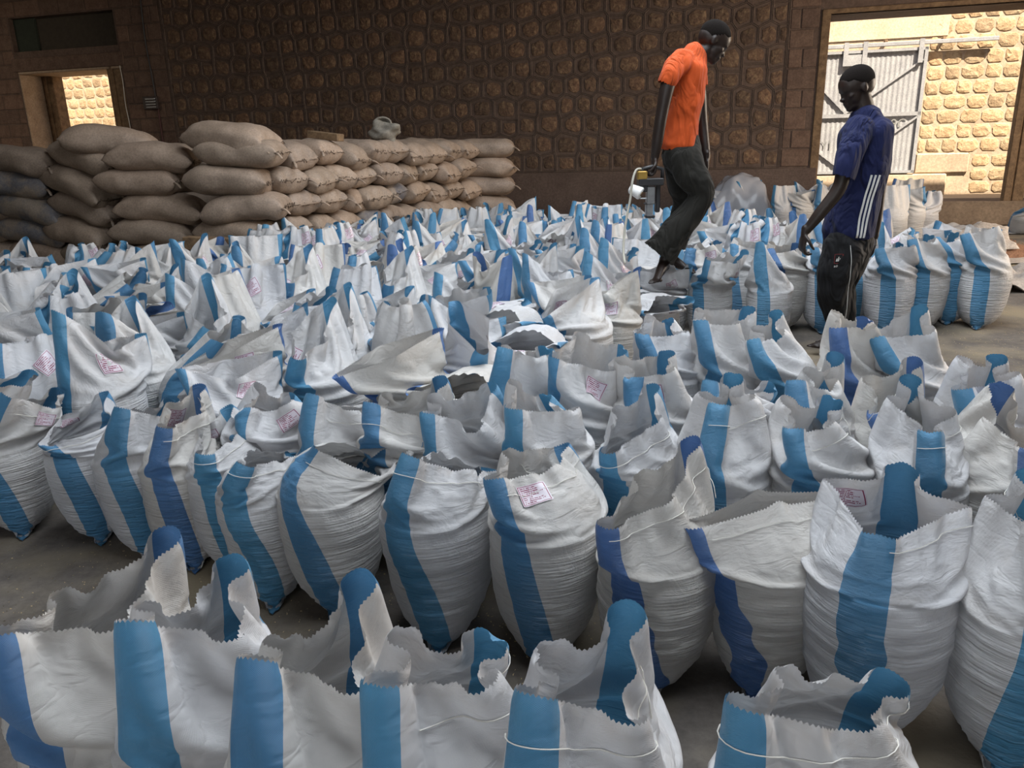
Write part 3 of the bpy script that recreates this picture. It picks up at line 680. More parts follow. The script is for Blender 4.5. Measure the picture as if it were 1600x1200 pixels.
for k, (p0, p1, z0, z1, sag) in enumerate(rowA):
    e0, e1 = atz(*p0, z0), atz(*p1, z1)
    for _ in range(10):
        if (e1 - e0).length > .41: break
        z1 -= .015; e1 = atz(*p1, z1)
    mid = (e0 + e1) / 2; mid.z = 0
    if k == 5: e1 = e0 + (e1 - e0) * .95
    d = (e0 - e1); d.z = 0; d.normalize(); view = Vector((-mid.x, -mid.y, 0)).normalized(); d = (d + view * .55).normalized()
    rz = math.atan2(d.y, d.x); items.append(('A', k, mid, rz, hero_spec(mid, rz, e0, e1, sag, .04), None))
for nm, row in (('B', rowB), ('C', rowC), ('D', rowD), ('E', rowE), ('F', rowF)):
    for k, (toe, al, p0, p1, sag, gap, tg) in enumerate(row):
        tq = atz(toe[0], toe[1] + {'C': 6, 'D': 22, 'E': 22}.get(nm, 0)); T = math.radians(al * .8)
        c, rz0 = frame_from(tq, al * .2); rz = rz0 - T
        y0 = c.y - .10; y1 = c.y + .06
        if nm == 'B' and k == 12: y0, y1 = c.y - .08, c.y + .10
        e0 = aty(*p0, y0); e1 = aty(*p1, y1)
        for _ in range(14):
            if (e1 - e0).length > (.38 if nm == 'B' else .24) or y1 > c.y + (.20 if nm == 'B' else .13): break
            y1 += .015; e1 = aty(*p1, y1)
        for _ in range(10):
            if (e1 - e0).length > (.38 if nm == 'B' else .26) or y0 < c.y - .20: break
            y0 -= .012; e0 = aty(*p0, y0)
        items.append((nm, k, c, rz, hero_spec(c, rz, e0, e1, sag, gap, w={'F': 1.12}.get(nm, 1.0) * (.91 if nm == 'B' and 1 <= k <= 6 else 1)), tg))
        sp_ = items[-1][4]; sp_['twist'] = T; sp_.update(OVR.get((nm, k), {}))
        if nm in 'CDEF' and (nm, k) not in OVR:
            sp_['slack'] = RS.choice((0, .15, .35, .5)); a_ = math.radians(RS.uniform(-22, 22)); dz_ = RS.uniform(-.03, .03)
            for q_ in ('M0', 'M1'): m_ = sp_[q_]; sp_[q_] = (m_[0] + RS.uniform(-.05, .05), m_[1] + RS.uniform(-.05, .05), m_[2] + RS.uniform(-.05, .04))
kinds = ['up', 'hornfar', 'hornnear', 'twohorn', 'foldnear', 'lean', 'flop', 'open', 'pinch', 'tied', 'lean', 'hornfar', 'foldnear', 'flop', 'lean', 'open', 'twohorn', 'hornnear', 'lean', 'pinch', 'foldnear', 'flop', 'hornfar', 'twohorn']
aspec = [mouth(k, RS, math.radians(RS.uniform(-50, 40)), shift=(RS.uniform(-.05, .05), RS.uniform(-.07, .07), RS.uniform(-.03, .03)), dz=-.015) for k in kinds]
for q_, a_ in enumerate(aspec): a_['slack'] = (0, .3, .55)[q_ % 3]
SOL = solve_sacks([it[4] for it in items] + aspec, iters=230)
row_words = {'A': 'in the front row at the bottom edge', 'B': 'in the row behind the front aisle', 'C': 'in the third row', 'D': 'in the fourth row from the front',
             'E': 'in the row before the man in blue', 'F': 'in the row behind the man in blue'}
row_groups = {'A': 'striped sacks in the front row', 'B': 'striped sacks in the row behind the front aisle', 'C': 'striped sacks in the third row', 'D': 'striped sacks in the fourth row', 'E': 'striped sacks in front of the man in blue', 'F': 'striped sacks behind the man in blue'}
special = {('B', 9): 'white striped sack with a printed tag on its raised front flap, behind the front aisle', ('B', 11): 'white striped sack whose wide mouth spreads level, blue at both ends, right of centre',
           ('B', 12): 'large white sack with pinched blue edge before a printed tag, near lower right', ('B', 7): 'white striped sack with two blue-tipped horns at its mouth, behind the front aisle',
           ('F', 7): 'upright white sack with green-blue stripe standing at the right end of its row', ('A', 5): 'front sack at bottom right with wide level mouth and pointed corner',
           ('D', 6): 'white striped sack at the right end of the fourth row on bare floor', ('E', 4): 'rightmost sack just in front of the man in blue, its horn pointing up'}
from mathutils.bvhtree import BVHTree
def best_tag(P, o, tg):
    Mw = Matrix.Translation(o.location) @ Matrix.Rotation(o.rotation_euler.z, 4, 'Z'); eye = Mw.inverted() @ Vector((0, 0, H))
    bv = BVHTree.FromPolygons([tuple(v.co) for v in o.data.vertices], [tuple(p.vertices) for p in o.data.polygons]); best = (-9, tg)
    for q in range(40):
        u = q / 40
        if min(abs(u - k) for k in (0, .5, 1)) < .09: continue
        for v in (.82, .86, .89):
            p = Vector(surf(P, u, v)); n = (Vector(surf(P, u + .02, v)) - p).cross(Vector(surf(P, u, v + .02)) - p).normalized(); d = (eye - p).normalized()
            for s in (1, -1):
                f = n.dot(d) * s
                if f > .3 and bv.ray_cast(p + n * s * .006 + d * .004, d)[0] is None:
                    sc = f + p.z * 1.2 - abs(u - tg[0]) * .4 + (.15 if s == tg[1] else 0)
                    if sc > best[0]: best = (sc, (u, s, v))
    return best[1]
placed = []
for n_, (nm, k, c, rz, sp, tg) in enumerate(items):
    P = SOL[n_]; T = sp.get('twist', RS.uniform(-.2, .3))          # the filled body turns between toe and mouth
    zz = np.clip(P[..., 2] / .46, 0, 1); an = T * (1 - zz * zz * (3 - 2 * zz)); ca_, sa_ = np.cos(an), np.sin(an)
    P = np.stack([P[..., 0] * ca_ - P[..., 1] * sa_, P[..., 0] * sa_ + P[..., 1] * ca_, P[..., 2]], -1)
    if nm in 'ABCD': P = upsample(P)
    o = bpy.data.objects.new('grain_sack', sack_mesh('grain_sack', P, RS.uniform(-.012, .012), teeth=nm in 'ABCDEF')); C.objects.link(o)
    o.location = c; o.rotation_euler = (0, 0, rz)
    cnt = {'A': rowA, 'B': rowB, 'C': rowC, 'D': rowD, 'E': rowE, 'F': rowF}[nm]
    tag(o, special.get((nm, k), f'striped sack, {ORD[k]} from the left {row_words[nm]}'), 'sack', row_groups[nm])
    placed.append((c.x, c.y))
    if tg:
        tg = best_tag(P, o, tg)
        q = bpy.data.objects.new('printed_tag', patch_mesh('printed_tag', P, tg[0] if tg[1] > 0 else tg[0], tg[2], .085, .095, RS.uniform(-.35, .35), tg[1], M_tag)); C.objects.link(q); q.parent = o
    if nm in 'ABC' and RS.random() < .8:
        u0 = RS.uniform(-.1, .1); q = bpy.data.objects.new('sewing_thread', thread_mesh('sewing_thread', P, RS.uniform(.88, .92), u0, u0 + RS.uniform(.35, .8), RS)); C.objects.link(q); q.parent = o
AV = []
for k in range(len(aspec)):
    P = upsample(SOL[len(items) + k]); tags = []
    for (u, s_) in ((.25, 1), (.75, -1), (.75, 1), (.25, -1)):
        tags.append(patch_mesh('printed_tag', P, u + RS.uniform(-.07, .07), RS.uniform(.82, .89), .09, .10, RS.uniform(-.5, .5), s_, M_tag, 4)); tags[-1]['side'] = float(s_)
    AV.append((sack_mesh('grain_sack', P, RS.uniform(-.012, .012), True), tags, P))
# fill the crowded floor
spots = []
def inside(p):
    v = p.y; px = 800 + 1200 * (p.x) / (p.y * .957 + H * .29)
    if px < -130 or px > 1500: return False
    if px < 385: lim = 6.9 + (px / 385) * .2
    elif px < 470: lim = 7.1 + (px - 385) / 85 * 1.1
    elif px < 800: lim = 8.2 + (px - 470) / 330 * 2.6
    elif px < 1060: lim = 10.6 - (px - 800) / 260 * .8
    else: lim = 9.8 - (px - 1060) / 440 * 3.4
    if v > lim: return False
    if v < 5.25:
        near = 3.05 if px > 760 else 2.45 + .0 * px
        if px > 760 and v < 3.4 + (px - 760) * .004: return False
        if px > 1060 and v > 3.3: return False
        if px < 470 and v < 2.95: return True if v > 2.72 else False
        if v < 3.0: return False
    return True
r_ = -4.5
D1 = UX; D2 = UN
for i in range(0, 42):
    for j in range(-40, 40):
        p = Vector((0, 2.2, 0)) + D2 * (i * .385) + D1 * (j * .345 + (.17 if i % 2 else 0)) + Vector((RS.uniform(-.035, .035), RS.uniform(-.045, .045), 0))
        if p.y < 2.3 or not inside(p): continue
        if any((p.x - a) ** 2 + (p.y - b) ** 2 < .30 ** 2 for a, b in placed): continue
        spots.append((i, p))
ONES = ORD + ['sixteenth', 'seventeenth', 'eighteenth', 'nineteenth', 'twentieth', 'twenty-first', 'twenty-second', 'twenty-third', 'twenty-fourth', 'twenty-fifth', 'twenty-sixth', 'twenty-seventh', 'twenty-eighth', 'twenty-ninth', 'thirtieth']
rows_ = {}
for i, p in spots: rows_.setdefault(i, []).append(p)
name_of = {}
for m_, i in enumerate(sorted(rows_)):
    for n_, p in enumerate(sorted(rows_[i], key=lambda p: p.dot(UX))): name_of[id(p)] = (ONES[min(n_, 29)], ONES[min(m_, 29)])
spots = sorted((p for _, p in spots), key=lambda p: p.length); print('AUTO SACKS', len(spots), 'heroes', len(items))
NIND = 298 - len(items)
zone = lambda px, y: ('crowded left part of the floor' if px < 420 else 'crowded middle of the floor' if px < 1060 else 'rows behind the standing man') if y < 7 else 'far rows towards the stone wall'
def auto_pose(p, k):
    al = RS.gauss(38, 30) if p.x < 1.2 else RS.gauss(8, 22)
    a = math.radians(al) + math.atan2(p.x, p.y); sc = RS.uniform(.95, 1.06)
    return math.atan2(-math.cos(a), -math.sin(a)), sc, RS.uniform(.90, 1.10)
sv, sf, suv, nb = [], [], [], 0
for n_, p in enumerate(spots):
    k = RS.randrange(len(AV)); rz, sc, sz = auto_pose(p, k)
    if abs(p.x - .97) < .34 and 4.3 < p.y < 5.35: k = 6; sz = .86 if p.y > 4.85 else .93      # trodden down where the man steps
    me, tags, P = AV[k]
    if n_ < NIND:
        o = bpy.data.objects.new('grain_sack', me); C.objects.link(o); o.location = p; o.rotation_euler = (0, 0, rz); o.scale = (sc, sc, sz)
        px = 800 + 1200 * p.x / (p.y * .957 + .39); z = zone(px, p.y)
        tag(o, f'striped sack, {name_of[id(p)][0]} from the left in the {name_of[id(p)][1]} row of the crowded field', 'sack', 'striped sacks in the ' + z)
        if RS.random() < .72:
            vw = Vector((-p.x, -p.y, .9)).normalized(); tb_ = max(tags, key=lambda m_: (Matrix.Rotation(rz, 3, 'Z') @ m_.polygons[4].normal).dot(vw) * m_['side'])
            q = bpy.data.objects.new('printed_tag', tb_); C.objects.link(q); q.parent = o
    else:
        Q = P[::4, ::4] if P.shape[1] > 100 else P[::2, ::2]; nv, nu = Q.shape[:2]; c_, s_ = math.cos(rz), math.sin(rz); f = Q.reshape(-1, 3) * (sc, sc, sz)
        sv.append(np.stack([f[:, 0] * c_ - f[:, 1] * s_ + p.x, f[:, 0] * s_ + f[:, 1] * c_ + p.y, f[:, 2]], -1))
        j, i = np.meshgrid(np.arange(nv - 1), np.arange(nu), indexing='ij'); i1 = (i + 1) % nu
        sf.append((np.stack([j * nu + i, j * nu + i1, (j + 1) * nu + i1, (j + 1) * nu + i], -1).reshape(-1, 4) + nb)); nb += nv * nu
        du = RS.randrange(2) * .0
        suv.append(np.stack([np.stack([i / nu, j / (nv - 1)], -1), np.stack([(i + 1) / nu, j / (nv - 1)], -1), np.stack([(i + 1) / nu, (j + 1) / (nv - 1)], -1), np.stack([i / nu, (j + 1) / (nv - 1)], -1)], -2).reshape(-1, 2))
if sv:
    o = mesh('grain_sacks', np.concatenate(sv).tolist(), np.concatenate(sf).tolist(), M_sack, None, True, np.concatenate(suv))
    tag(o, 'mass of small distant white and blue sacks before the stone wall', 'sacks', None, 'stuff')
# ------------------------------------------------------------------ tan sacks piled at the back
RT = random.Random(21)
def tan_mesh(k, seamlong=False):
    rnd = np.random.default_rng(50 + k); nu, nv = 36, 34; L, Wd, T = .40 + .02 * rnd.random(), .205 + .02 * rnd.random(), .128
    n1 = smooth_noise(rnd, (1, nv, nu), (4, 5))[0]; n2 = smooth_noise(rnd, (1, nv, nu), (9, 14))[0]; sag = rnd.uniform(-.02, .05); tw = rnd.uniform(-.12, .12); kink = rnd.uniform(-.03, .03)
    V = []
    for j in range(nv):
        t = -1 + 2 * j / (nv - 1); a = abs(t)
        w = Wd * (.86 + .14 * (1 - a ** 4)) if t > 0 else Wd * (.72 + .28 * (1 - a ** 3)); th = T * max(1 - a ** 4.5, 0) ** .5 + .006
        for i in range(nu):
            u = 2 * PI * i / nu; c, s = math.cos(u), math.sin(u)
            y = w * math.copysign(abs(c) ** .85, c); z = th * math.copysign(abs(s) ** .80, s)
            e = max(0, (a - .55) / .45)
            puck = .019 * e * (1.15 - e) * 2.2 * math.sin(y / w * 17 + 2 * math.sin(y * 30 + k)) * (1 if t > 0 else .5)
            z += math.copysign(puck, s) if abs(s) > .2 else 0
            x = t * L + .035 * e * (abs(y) / w) ** 3 * (1 if t > 0 else -1) - .012 * e * math.sin(y / w * 9 + k) * t
            r = 1 + .05 * n1[j, i] + .02 * n2[j, i]
            y *= r; z = z * r - sag * t * t + kink * t
            y, z = y * math.cos(tw * t) - z * math.sin(tw * t), y * math.sin(tw * t) + z * math.cos(tw * t)
            V.append((x, y, z))
    f = [(j * nu + i, j * nu + (i + 1) % nu, (j + 1) * nu + (i + 1) % nu, (j + 1) * nu + i) for j in range(nv - 1) for i in range(nu)]
    f += [tuple(range(nu - 1, -1, -1)), tuple(range((nv - 1) * nu, nv * nu))]
    me = bpy.data.meshes.new('tan_sack'); me.from_pydata(V, [], f); me.polygons.foreach_set('use_smooth', [True] * len(me.polygons)); me.update()
    # stitching across the closed mouth
    mb = MB(); ring = V[(nv - 1) * nu:]; q = sorted(ring, key=lambda p: p[1]); ymin, ymax = q[0][1], q[-1][1]
    xm = max(p[0] for p in ring); zc = sum(p[2] for p in ring) / nu; pts = []
    for i in range(29):
        y = ymin + (ymax - ymin) * i / 28; near = min(ring, key=lambda p: abs(p[1] - y)); pts.append(Vector((near[0] + .006, y, near[2] + (.010 if i % 2 else -.010))))
    mb.tube(pts, .0028, 4); sme = bpy.data.meshes.new('stitching'); sme.from_pydata(mb.v, [], mb.f)
    mb = MB(); e = Vector(q[-1]) if k % 2 else Vector(q[0]); dirn = Vector((.8, (.5 if k % 2 else -.5), -.15)).normalized()
    mb.tube([e - dirn * .02, e + dirn * .02, e + dirn * .05 + Vector((0, 0, -.01)), e + dirn * .085 + Vector((0, 0, -.03))], [(.020, .012), (.013, .009), (.016, .006), (.011, .004)], 8)
    tme = bpy.data.meshes.new('corner_ear'); tme.from_pydata(mb.v, [], mb.f); tme.polygons.foreach_set('use_smooth', [True] * len(tme.polygons))
    return me, sme, tme
M_stitch = plain('brown_stitch', (.07, .045, .03), .9)
TV = [tan_mesh(k) for k in range(7)]
for me, sme, tme in TV: me.materials.append(M_tan); sme.materials.append(M_stitch); tme.materials.append(M_tan)
me_blue = [m[0].copy() for m in TV[:2]]
for m in me_blue: m.materials.clear(); m.materials.append(M_tan2)
def tan_sack(p, rz, label, group, tilt=0.0, roll=0.0, k=None, blue=False, sc=1.0):
    k = RT.randrange(7) if k is None else k; me, sme, tme = TV[k]
    if blue: k = k % 2; me, (_, sme, tme) = me_blue[k], TV[k]
    o = bpy.data.objects.new('tan_sack', me); C.objects.link(o); o.location = p; o.rotation_euler = (roll, tilt, rz); o.scale = (sc, sc, sc * 1.08)
    for nm, m in (('stitching', sme), ('corner_ear', tme)):
        q = bpy.data.objects.new(nm, m); C.objects.link(q); q.parent = o
    return tag(o, label, 'sack', group)
LAY = .252
cols = []
# (px, Y, facing, layers, description)
cols += [(-35, 8.9, 5, 6, 'leftmost column of the pile'), (45, 8.75, -8, 6, 'second column from the left of the pile'), (135, 8.55, -22, 6, 'third column, sagging to the right'),
         (238, 8.25, 0, 6, 'column left of the wooden plank'), (376, 7.95, -6, 6, 'column at the near corner of the pile')]
fs, fe = aty(452, 300, 8.15), aty(742, 300, 11.0); fd = (fe - fs); fd.z = 0; nF = 9; face = math.atan2(fd.y, fd.x) - PI / 2
for c_, (px, Y, fa, n, desc) in enumerate(cols):
    b = aty(px, 300, Y)
    for i in range(n):
        lab = f'tan stitched sack, {ORD[i]} layer up in the {desc}'
        off = RT.uniform(-.05, .05) + (.05 if i % 2 else -.05)
        tan_sack((b.x + off, b.y + RT.uniform(-.03, .03), .115 + i * LAY), math.radians(fa + RT.uniform(-7, 7)), lab, 'tan sacks seen lengthwise', math.radians({2: 14, 1: 7}.get(c_, 0) + RT.uniform(-3, 3)), RT.uniform(-.05, .05), sc=1.0 + RT.uniform(-.03, .04), blue=(c_ == 1 and i in (2, 3, 4)))
b = aty(372, 300, 8.0); tan_sack((b.x - .02, b.y + .05, .10 + 5.62 * LAY + .02), math.radians(-14), 'tan sack lying crooked on top of the near corner of the pile', 'tan sacks seen lengthwise', math.radians(7), .15, 2, sc=1.05)
b = aty(225, 300, 8.5); tan_sack((b.x - .25, b.y, .12 + 5.66 * LAY), math.radians(14), 'big tan sack sagging across the top of the pile below the window', 'tan sacks seen lengthwise', math.radians(12), 0, 4, sc=1.1)
for k in range(nF):
    p0 = fs + fd * ((k + .1) / (nF - .0)); p0.z = 0
    inw = Vector((math.cos(face), math.sin(face), 0))      # sack axis; the stitched mouth faces outwards
    n = 6 if k not in (2, 5) else 6
    for i in range(n):
        sh = fd.normalized() * (.17 if i % 2 else 0) + inw * RT.uniform(-.07, .05)
        q = p0 + sh - inw * .30
        tan_sack((q.x, q.y, .115 + i * LAY), face + math.radians(RT.uniform(-13, 13)), f'tan sack with stitched end showing, {ORD[i]} layer up, {ORD[k]} column right of the near corner', 'tan sacks stacked end-on', math.radians(RT.uniform(-2, 4)), RT.uniform(-.12, .12), sc=.96 + RT.uniform(-.03, .05), blue=(k, i) in ((3, 2), (4, 3)))
b = aty(762, 300, 11.25)
for i in range(6): tan_sack((b.x + RT.uniform(-.04, .04), b.y, .115 + i * LAY), math.radians(-4 + RT.uniform(-5, 5)), f'tan sack, {ORD[i]} layer up in the rightmost column against the dark wall', 'tan sacks at the right end of the pile', 0, RT.uniform(-.05, .05), sc=.95)
# the rank behind, its upper layers seen over the front ones
for k, (px, Y) in enumerate(((60, 9.5), (170, 9.3), (290, 8.95), (430, 9.0), (520, 9.7), (600, 10.4), (690, 11.2))):
    b = aty(px, 300, Y)
    for i in range(6 if k != 2 else 6): tan_sack((b.x, b.y + RT.uniform(-.03, .03), .115 + i * LAY), math.radians(RT.uniform(-12, 12) + (70 if k == 2 else 20)), f'tan sack in the rear rank of the pile, {ORD[i]} layer, {ORD[k]} stack from the left', 'tan sacks in the rear rank', 0, 0, sc=1.0)
# timber on and in the pile, a bundle of empty sacking on top
def plank(p, rz, L, w, h, name, label, tilt=0):
    m = MB(); m.bbox((-L / 2, -w / 2, 0), (L / 2, w / 2, h), .006); o = m.build(name, M_oldwood); o.location = p; o.rotation_euler = (0, tilt, rz); return tag(o, label, 'wood')
b = aty(508, 214, 8.75); plank((b.x, b.y, 1.505), math.radians(-28), .42, .12, .075, 'wooden_plank', 'short weathered wooden plank lying on top of the tan pile', math.radians(7))
b = aty(327, 360, 7.45); plank((b.x, b.y, .50), math.radians(-4), .50, .14, .12, 'wooden_beam', 'dark wooden beam end at the foot of the tan pile', math.radians(3))
bb = aty(603, 214, 9.6); rr = np.random.default_rng(9); mb = MB(); nz = smooth_noise(rr, (1, 22, 30), (6, 8))[0]
vv = []
for j in range(22):
    for i in range(30):
        ph_ = PI * j / 21; th_ = 2 * PI * i / 30; r = .15 * (1 + .22 * nz[j, i]); vv.append((r * 1.25 * math.sin(ph_) * math.cos(th_), r * math.sin(ph_) * math.sin(th_), r * .75 * math.cos(ph_)))
mb.add(vv, [(j * 30 + i, (j + 1) * 30 + i, (j + 1) * 30 + (i + 1) % 30, j * 30 + (i + 1) % 30) for j in range(21) for i in range(30)])
o = mb.build('sacking_bundle', mottled('grey_sacking', [(.3, (.17, .15, .12)), (.7, (.30, .27, .22))], 9, .8, .6, .01, 50), None, True); o.location = (bb.x, bb.y, 1.58); tag(o, 'crumpled bundle of grey sacking on top of the tan pile', 'bundle')
mb = MB()
for k in range(3): mb.tube([Vector((.10 * math.cos(t) * (1 - .2 * k) - .02, -.06 + .02 * k, .10 + .07 * math.sin(t) * (1 - .2 * k))) for t in np.linspace(-.3, PI + .5, 12)], .014, 6)
q = mb.build('fold', bpy.data.materials['grey_sacking'], o, True)
# ------------------------------------------------------------------ people
def fuse(mb, name, mat, parent, voxel=.006, smooth=4, noise=None, origin=None, cuts=()):
    me = bpy.data.meshes.new('tmp'); me.from_pydata(mb.v, [], mb.f); o = bpy.data.objects.new('tmp', me); C.objects.link(o)
    r = o.modifiers.new('r', 'REMESH'); r.mode = 'VOXEL'; r.voxel_size = voxel
    if smooth: s = o.modifiers.new('s', 'SMOOTH'); s.factor = .5; s.iterations = smooth
    dg = bpy.context.evaluated_depsgraph_get(); m2 = bpy.data.meshes.new_from_object(o.evaluated_get(dg)); bpy.data.objects.remove(o)
    n = len(m2.vertices); co = np.empty(n * 3, np.float32); m2.vertices.foreach_get('co', co); co = co.reshape(-1, 3)
    if noise is not None:
        nr = np.empty(n * 3, np.float32); m2.vertices.foreach_get('normal', nr); nr = nr.reshape(-1, 3); co = co + nr * noise(co)[:, None]
    dead = np.zeros(n, bool)
    for (cp, cn, cr) in cuts:
        d_ = co - np.array(cp, np.float32); dead |= (d_ @ np.array(Vector(cn).normalized(), np.float32) > 0) & ((d_ ** 2).sum(1) < cr * cr)
    if origin is not None: co = co - np.array(origin, np.float32)
    m2.vertices.foreach_set('co', co.astype(np.float32).ravel())
    if dead.any():
        import bmesh
        bm = bmesh.new(); bm.from_mesh(m2); bm.verts.ensure_lookup_table(); bmesh.ops.delete(bm, geom=[bm.verts[int(i)] for i in np.nonzero(dead)[0]], context='VERTS'); bm.to_mesh(m2); bm.free()
    m2.name = name; m2.materials.clear(); m2.materials.append(mat)
    m2.polygons.foreach_set('use_smooth', [True] * len(m2.polygons)); m2.update()
    o = bpy.data.objects.new(name, m2); C.objects.link(o)
    if parent: o.parent = parent
    return o
def ell(mb, c, r, R=None, n=14):
    v = []; f = []; R = R or Matrix.Identity(3); c = Vector(c)
    for j in range(n + 1):
        for i in range(2 * n):
            a = PI * j / n; b = PI * i / n; p = Vector((r[0] * math.sin(a) * math.cos(b), r[1] * math.sin(a) * math.sin(b), r[2] * math.cos(a))); v.append(c + R @ p)
    for j in range(n):
        for i in range(2 * n): f.append((j * 2 * n + i, (j + 1) * 2 * n + i, (j + 1) * 2 * n + (i + 1) % (2 * n), j * 2 * n + (i + 1) % (2 * n)))
    return mb.add(v, f)
def limb(mb, pts, rad, n=16, sub=5):
    """smooth tube through joints, radii may be (across, along-view) pairs; spherical ends"""
    pts = [Vector(p) for p in pts]; rad = [r if isinstance(r, tuple) else (r, r) for r in rad]; P = []; Rr = []
    for i in range(len(pts) - 1):
        p0, p1, p2, p3 = pts[max(i - 1, 0)], pts[i], pts[i + 1], pts[min(i + 2, len(pts) - 1)]
        for k in range(sub):
            t = k / sub; P.append(.5 * ((2 * p1) + (p2 - p0) * t + (2 * p0 - 5 * p1 + 4 * p2 - p3) * t * t + (3 * p1 - p0 - 3 * p2 + p3) * t ** 3))
            u = t * t * (3 - 2 * t); Rr.append(tuple(rad[i][q] * (1 - u) + rad[i + 1][q] * u for q in (0, 1)))
    P.append(pts[-1]); Rr.append(rad[-1]); v = []; f = []
    d0 = (P[1] - P[0]).normalized(); d1 = (P[-1] - P[-2]).normalized()
    P = [P[0] - d0 * min(Rr[0]) * .9, P[0] - d0 * min(Rr[0]) * .5] + P + [P[-1] + d1 * min(Rr[-1]) * .5, P[-1] + d1 * min(Rr[-1]) * .9]
    Rr = [tuple(q * .35 for q in Rr[0]), tuple(q * .82 for q in Rr[0])] + Rr + [tuple(q * .82 for q in Rr[-1]), tuple(q * .35 for q in Rr[-1])]
    side = Vector((0, 1, 0))
    for i, p in enumerate(P):
        d = (P[min(i + 1, len(P) - 1)] - P[max(i - 1, 0)]).normalized(); b = (side - d * side.dot(d)); b = b.normalized() if b.length > .1 else Vector((1, 0, 0)); a = d.cross(b).normalized()
        for k in range(n): t = 2 * PI * k / n; v.append(p + a * (Rr[i][0] * math.cos(t)) + b * (Rr[i][1] * math.sin(t)))
    for i in range(len(P) - 1):
        for k in range(n): f.append((i * n + k, i * n + (k + 1) % n, (i + 1) * n + (k + 1) % n, (i + 1) * n + k))
    f += [tuple(range(n - 1, -1, -1)), tuple(range((len(P) - 1) * n, len(P) * n))]
    return mb.add(v, f)
def basis(f, u):
    f = Vector(f).normalized(); u = Vector(u); s = u.cross(f).normalized(); u = f.cross(s).normalized()
    return Matrix((f, s, u)).transposed()      # columns: forward, side, up
def head(mb, c, f, u, k=1.0):
    R = basis(f, u); c = Vector(c)
    def e(p, r): ell(mb, c + R @ (Vector(p) * k), tuple(q * k for q in r), R)
    e((-.012, 0, .025), (.100, .076, .088)); e((-.03, 0, .0), (.078, .070, .075)); e((.035, 0, .02), (.060, .064, .070)); e((.035, 0, -.040), (.056, .058, .070))
    e((.035, 0, -.088), (.050, .045, .032)); e((.070, 0, -.100), (.024, .024, .018)); e((.086, 0, -.018), (.014, .012, .026)); e((.098, 0, -.036), (.015, .017, .012))
    e((.083, 0, -.064), (.018, .026, .011)); e((.080, 0, -.080), (.018, .024, .010)); e((.078, 0, .008), (.018, .046, .014)); e((.055, .040, -.028), (.026, .018, .018)); e((.055, -.040, -.028), (.026, .018, .018))
    for s in (-1, 1): e((-.010, s * .072, -.018), (.018, .008, .028)); e((-.016, s * .076, -.010), (.010, .006, .018))
    return R
def hair_cap(c, R, mat, parent, origin, k=1.0):
    mb = MB(); c = Vector(c)
    v = []; f = []; n = 22
    for j in range(n + 1):
        for i in range(2 * n):
            a = PI * j / n; b = PI * i / n; d = Vector((math.sin(a) * math.cos(b), math.sin(a) * math.sin(b), math.cos(a)))
            p = Vector((-.012 + .1015 * d.x, .0768 * d.y, .0255 + .0888 * d.z)) * k
            lim = .050 if p.x > .04 else (.050 - (.04 - p.x) * .95)
            lim *= k
            if p.z < lim: p = Vector((p.x * .90, p.y * .88, max(p.z, lim - .012)))
            v.append(c + R @ p - Vector(origin))
    for j in range(n):
        for i in range(2 * n): f.append((j * 2 * n + i, (j + 1) * 2 * n + i, (j + 1) * 2 * n + (i + 1) % (2 * n), j * 2 * n + (i + 1) % (2 * n)))
    return mesh('hair', v, f, mat, parent, True)
def hand(mb, wrist, d, palmn, curl=.6, side=1, k=1.0):
    """d along the hand, palmn out of the palm, fingers curl towards palmn; thumb on +side"""
    d = Vector(d).normalized(); pn = Vector(palmn); pn = (pn - d * pn.dot(d)).normalized(); s = d.cross(pn) * side; w = Vector(wrist)
    R = Matrix((d, s, pn)).transposed()
    ell(mb, w + d * .045 * k, (.052 * k, .040 * k, .016 * k), R, 10); limb(mb, [w - d * .03, w, w + d * .03], [(.024, .028), (.022, .026), .020], 10, 3)
    for q, (off, L) in enumerate(((.030, .070), (.010, .080), (-.010, .074), (-.029, .058))):
        p = w + d * .085 * k + s * off * k; pts = [w + d * .055 * k + s * off * .8, p]; a = curl * (.55 + .1 * q); dd = d
        for seg in (.42, .32, .26):
            dd = (d * math.cos(a) + pn * math.sin(a)); pts.append(pts[-1] + dd * L * seg * k); a += curl * .95
        limb(mb, pts, [.0095 * k, .0095 * k, .0088 * k, .0082 * k, .0070 * k], 8, 3)
    p = w + d * .02 * k + s * .022 * k
    limb(mb, [p, p + (d * .5 + s * .8 + pn * .2).normalized() * .035 * k, p + (d * .9 + s * .75 + pn * .5).normalized() * .065 * k, p + (d * 1.1 + s * .5 + pn * .8).normalized() * .088 * k], [.013 * k, .011 * k, .010 * k, .0078 * k], 8, 3)
def foot(mb, ankle, d, k=1.0, dn=(0, 0, -1)):
    d = Vector(d).normalized(); dn = Vector(dn).normalized(); a = Vector(ankle); s = d.cross(dn).normalized(); R = Matrix((d, s, dn)).transposed()
    ell(mb, a + d * -.02 * k + dn * .055 * k, (.040 * k, .032 * k, .034 * k), R, 10); limb(mb, [a + dn * .02, a + d * .05 * k + dn * .045 * k, a + d * .12 * k + dn * .068 * k, a + d * .165 * k + dn * .075 * k], [.036 * k, .036 * k, (.022 * k, .040 * k), (.015 * k, .040 * k)], 12, 4)
    for q in range(5):
        b = a + d * (.165 - abs(q - 1) * .008) * k + dn * .080 * k + s * (q - 1.9) * .017 * k; limb(mb, [b, b + d * (.035 - .004 * q) * k], [.011 * k if q == 0 else .008 * k, .009 * k if q == 0 else .007 * k], 8, 2)
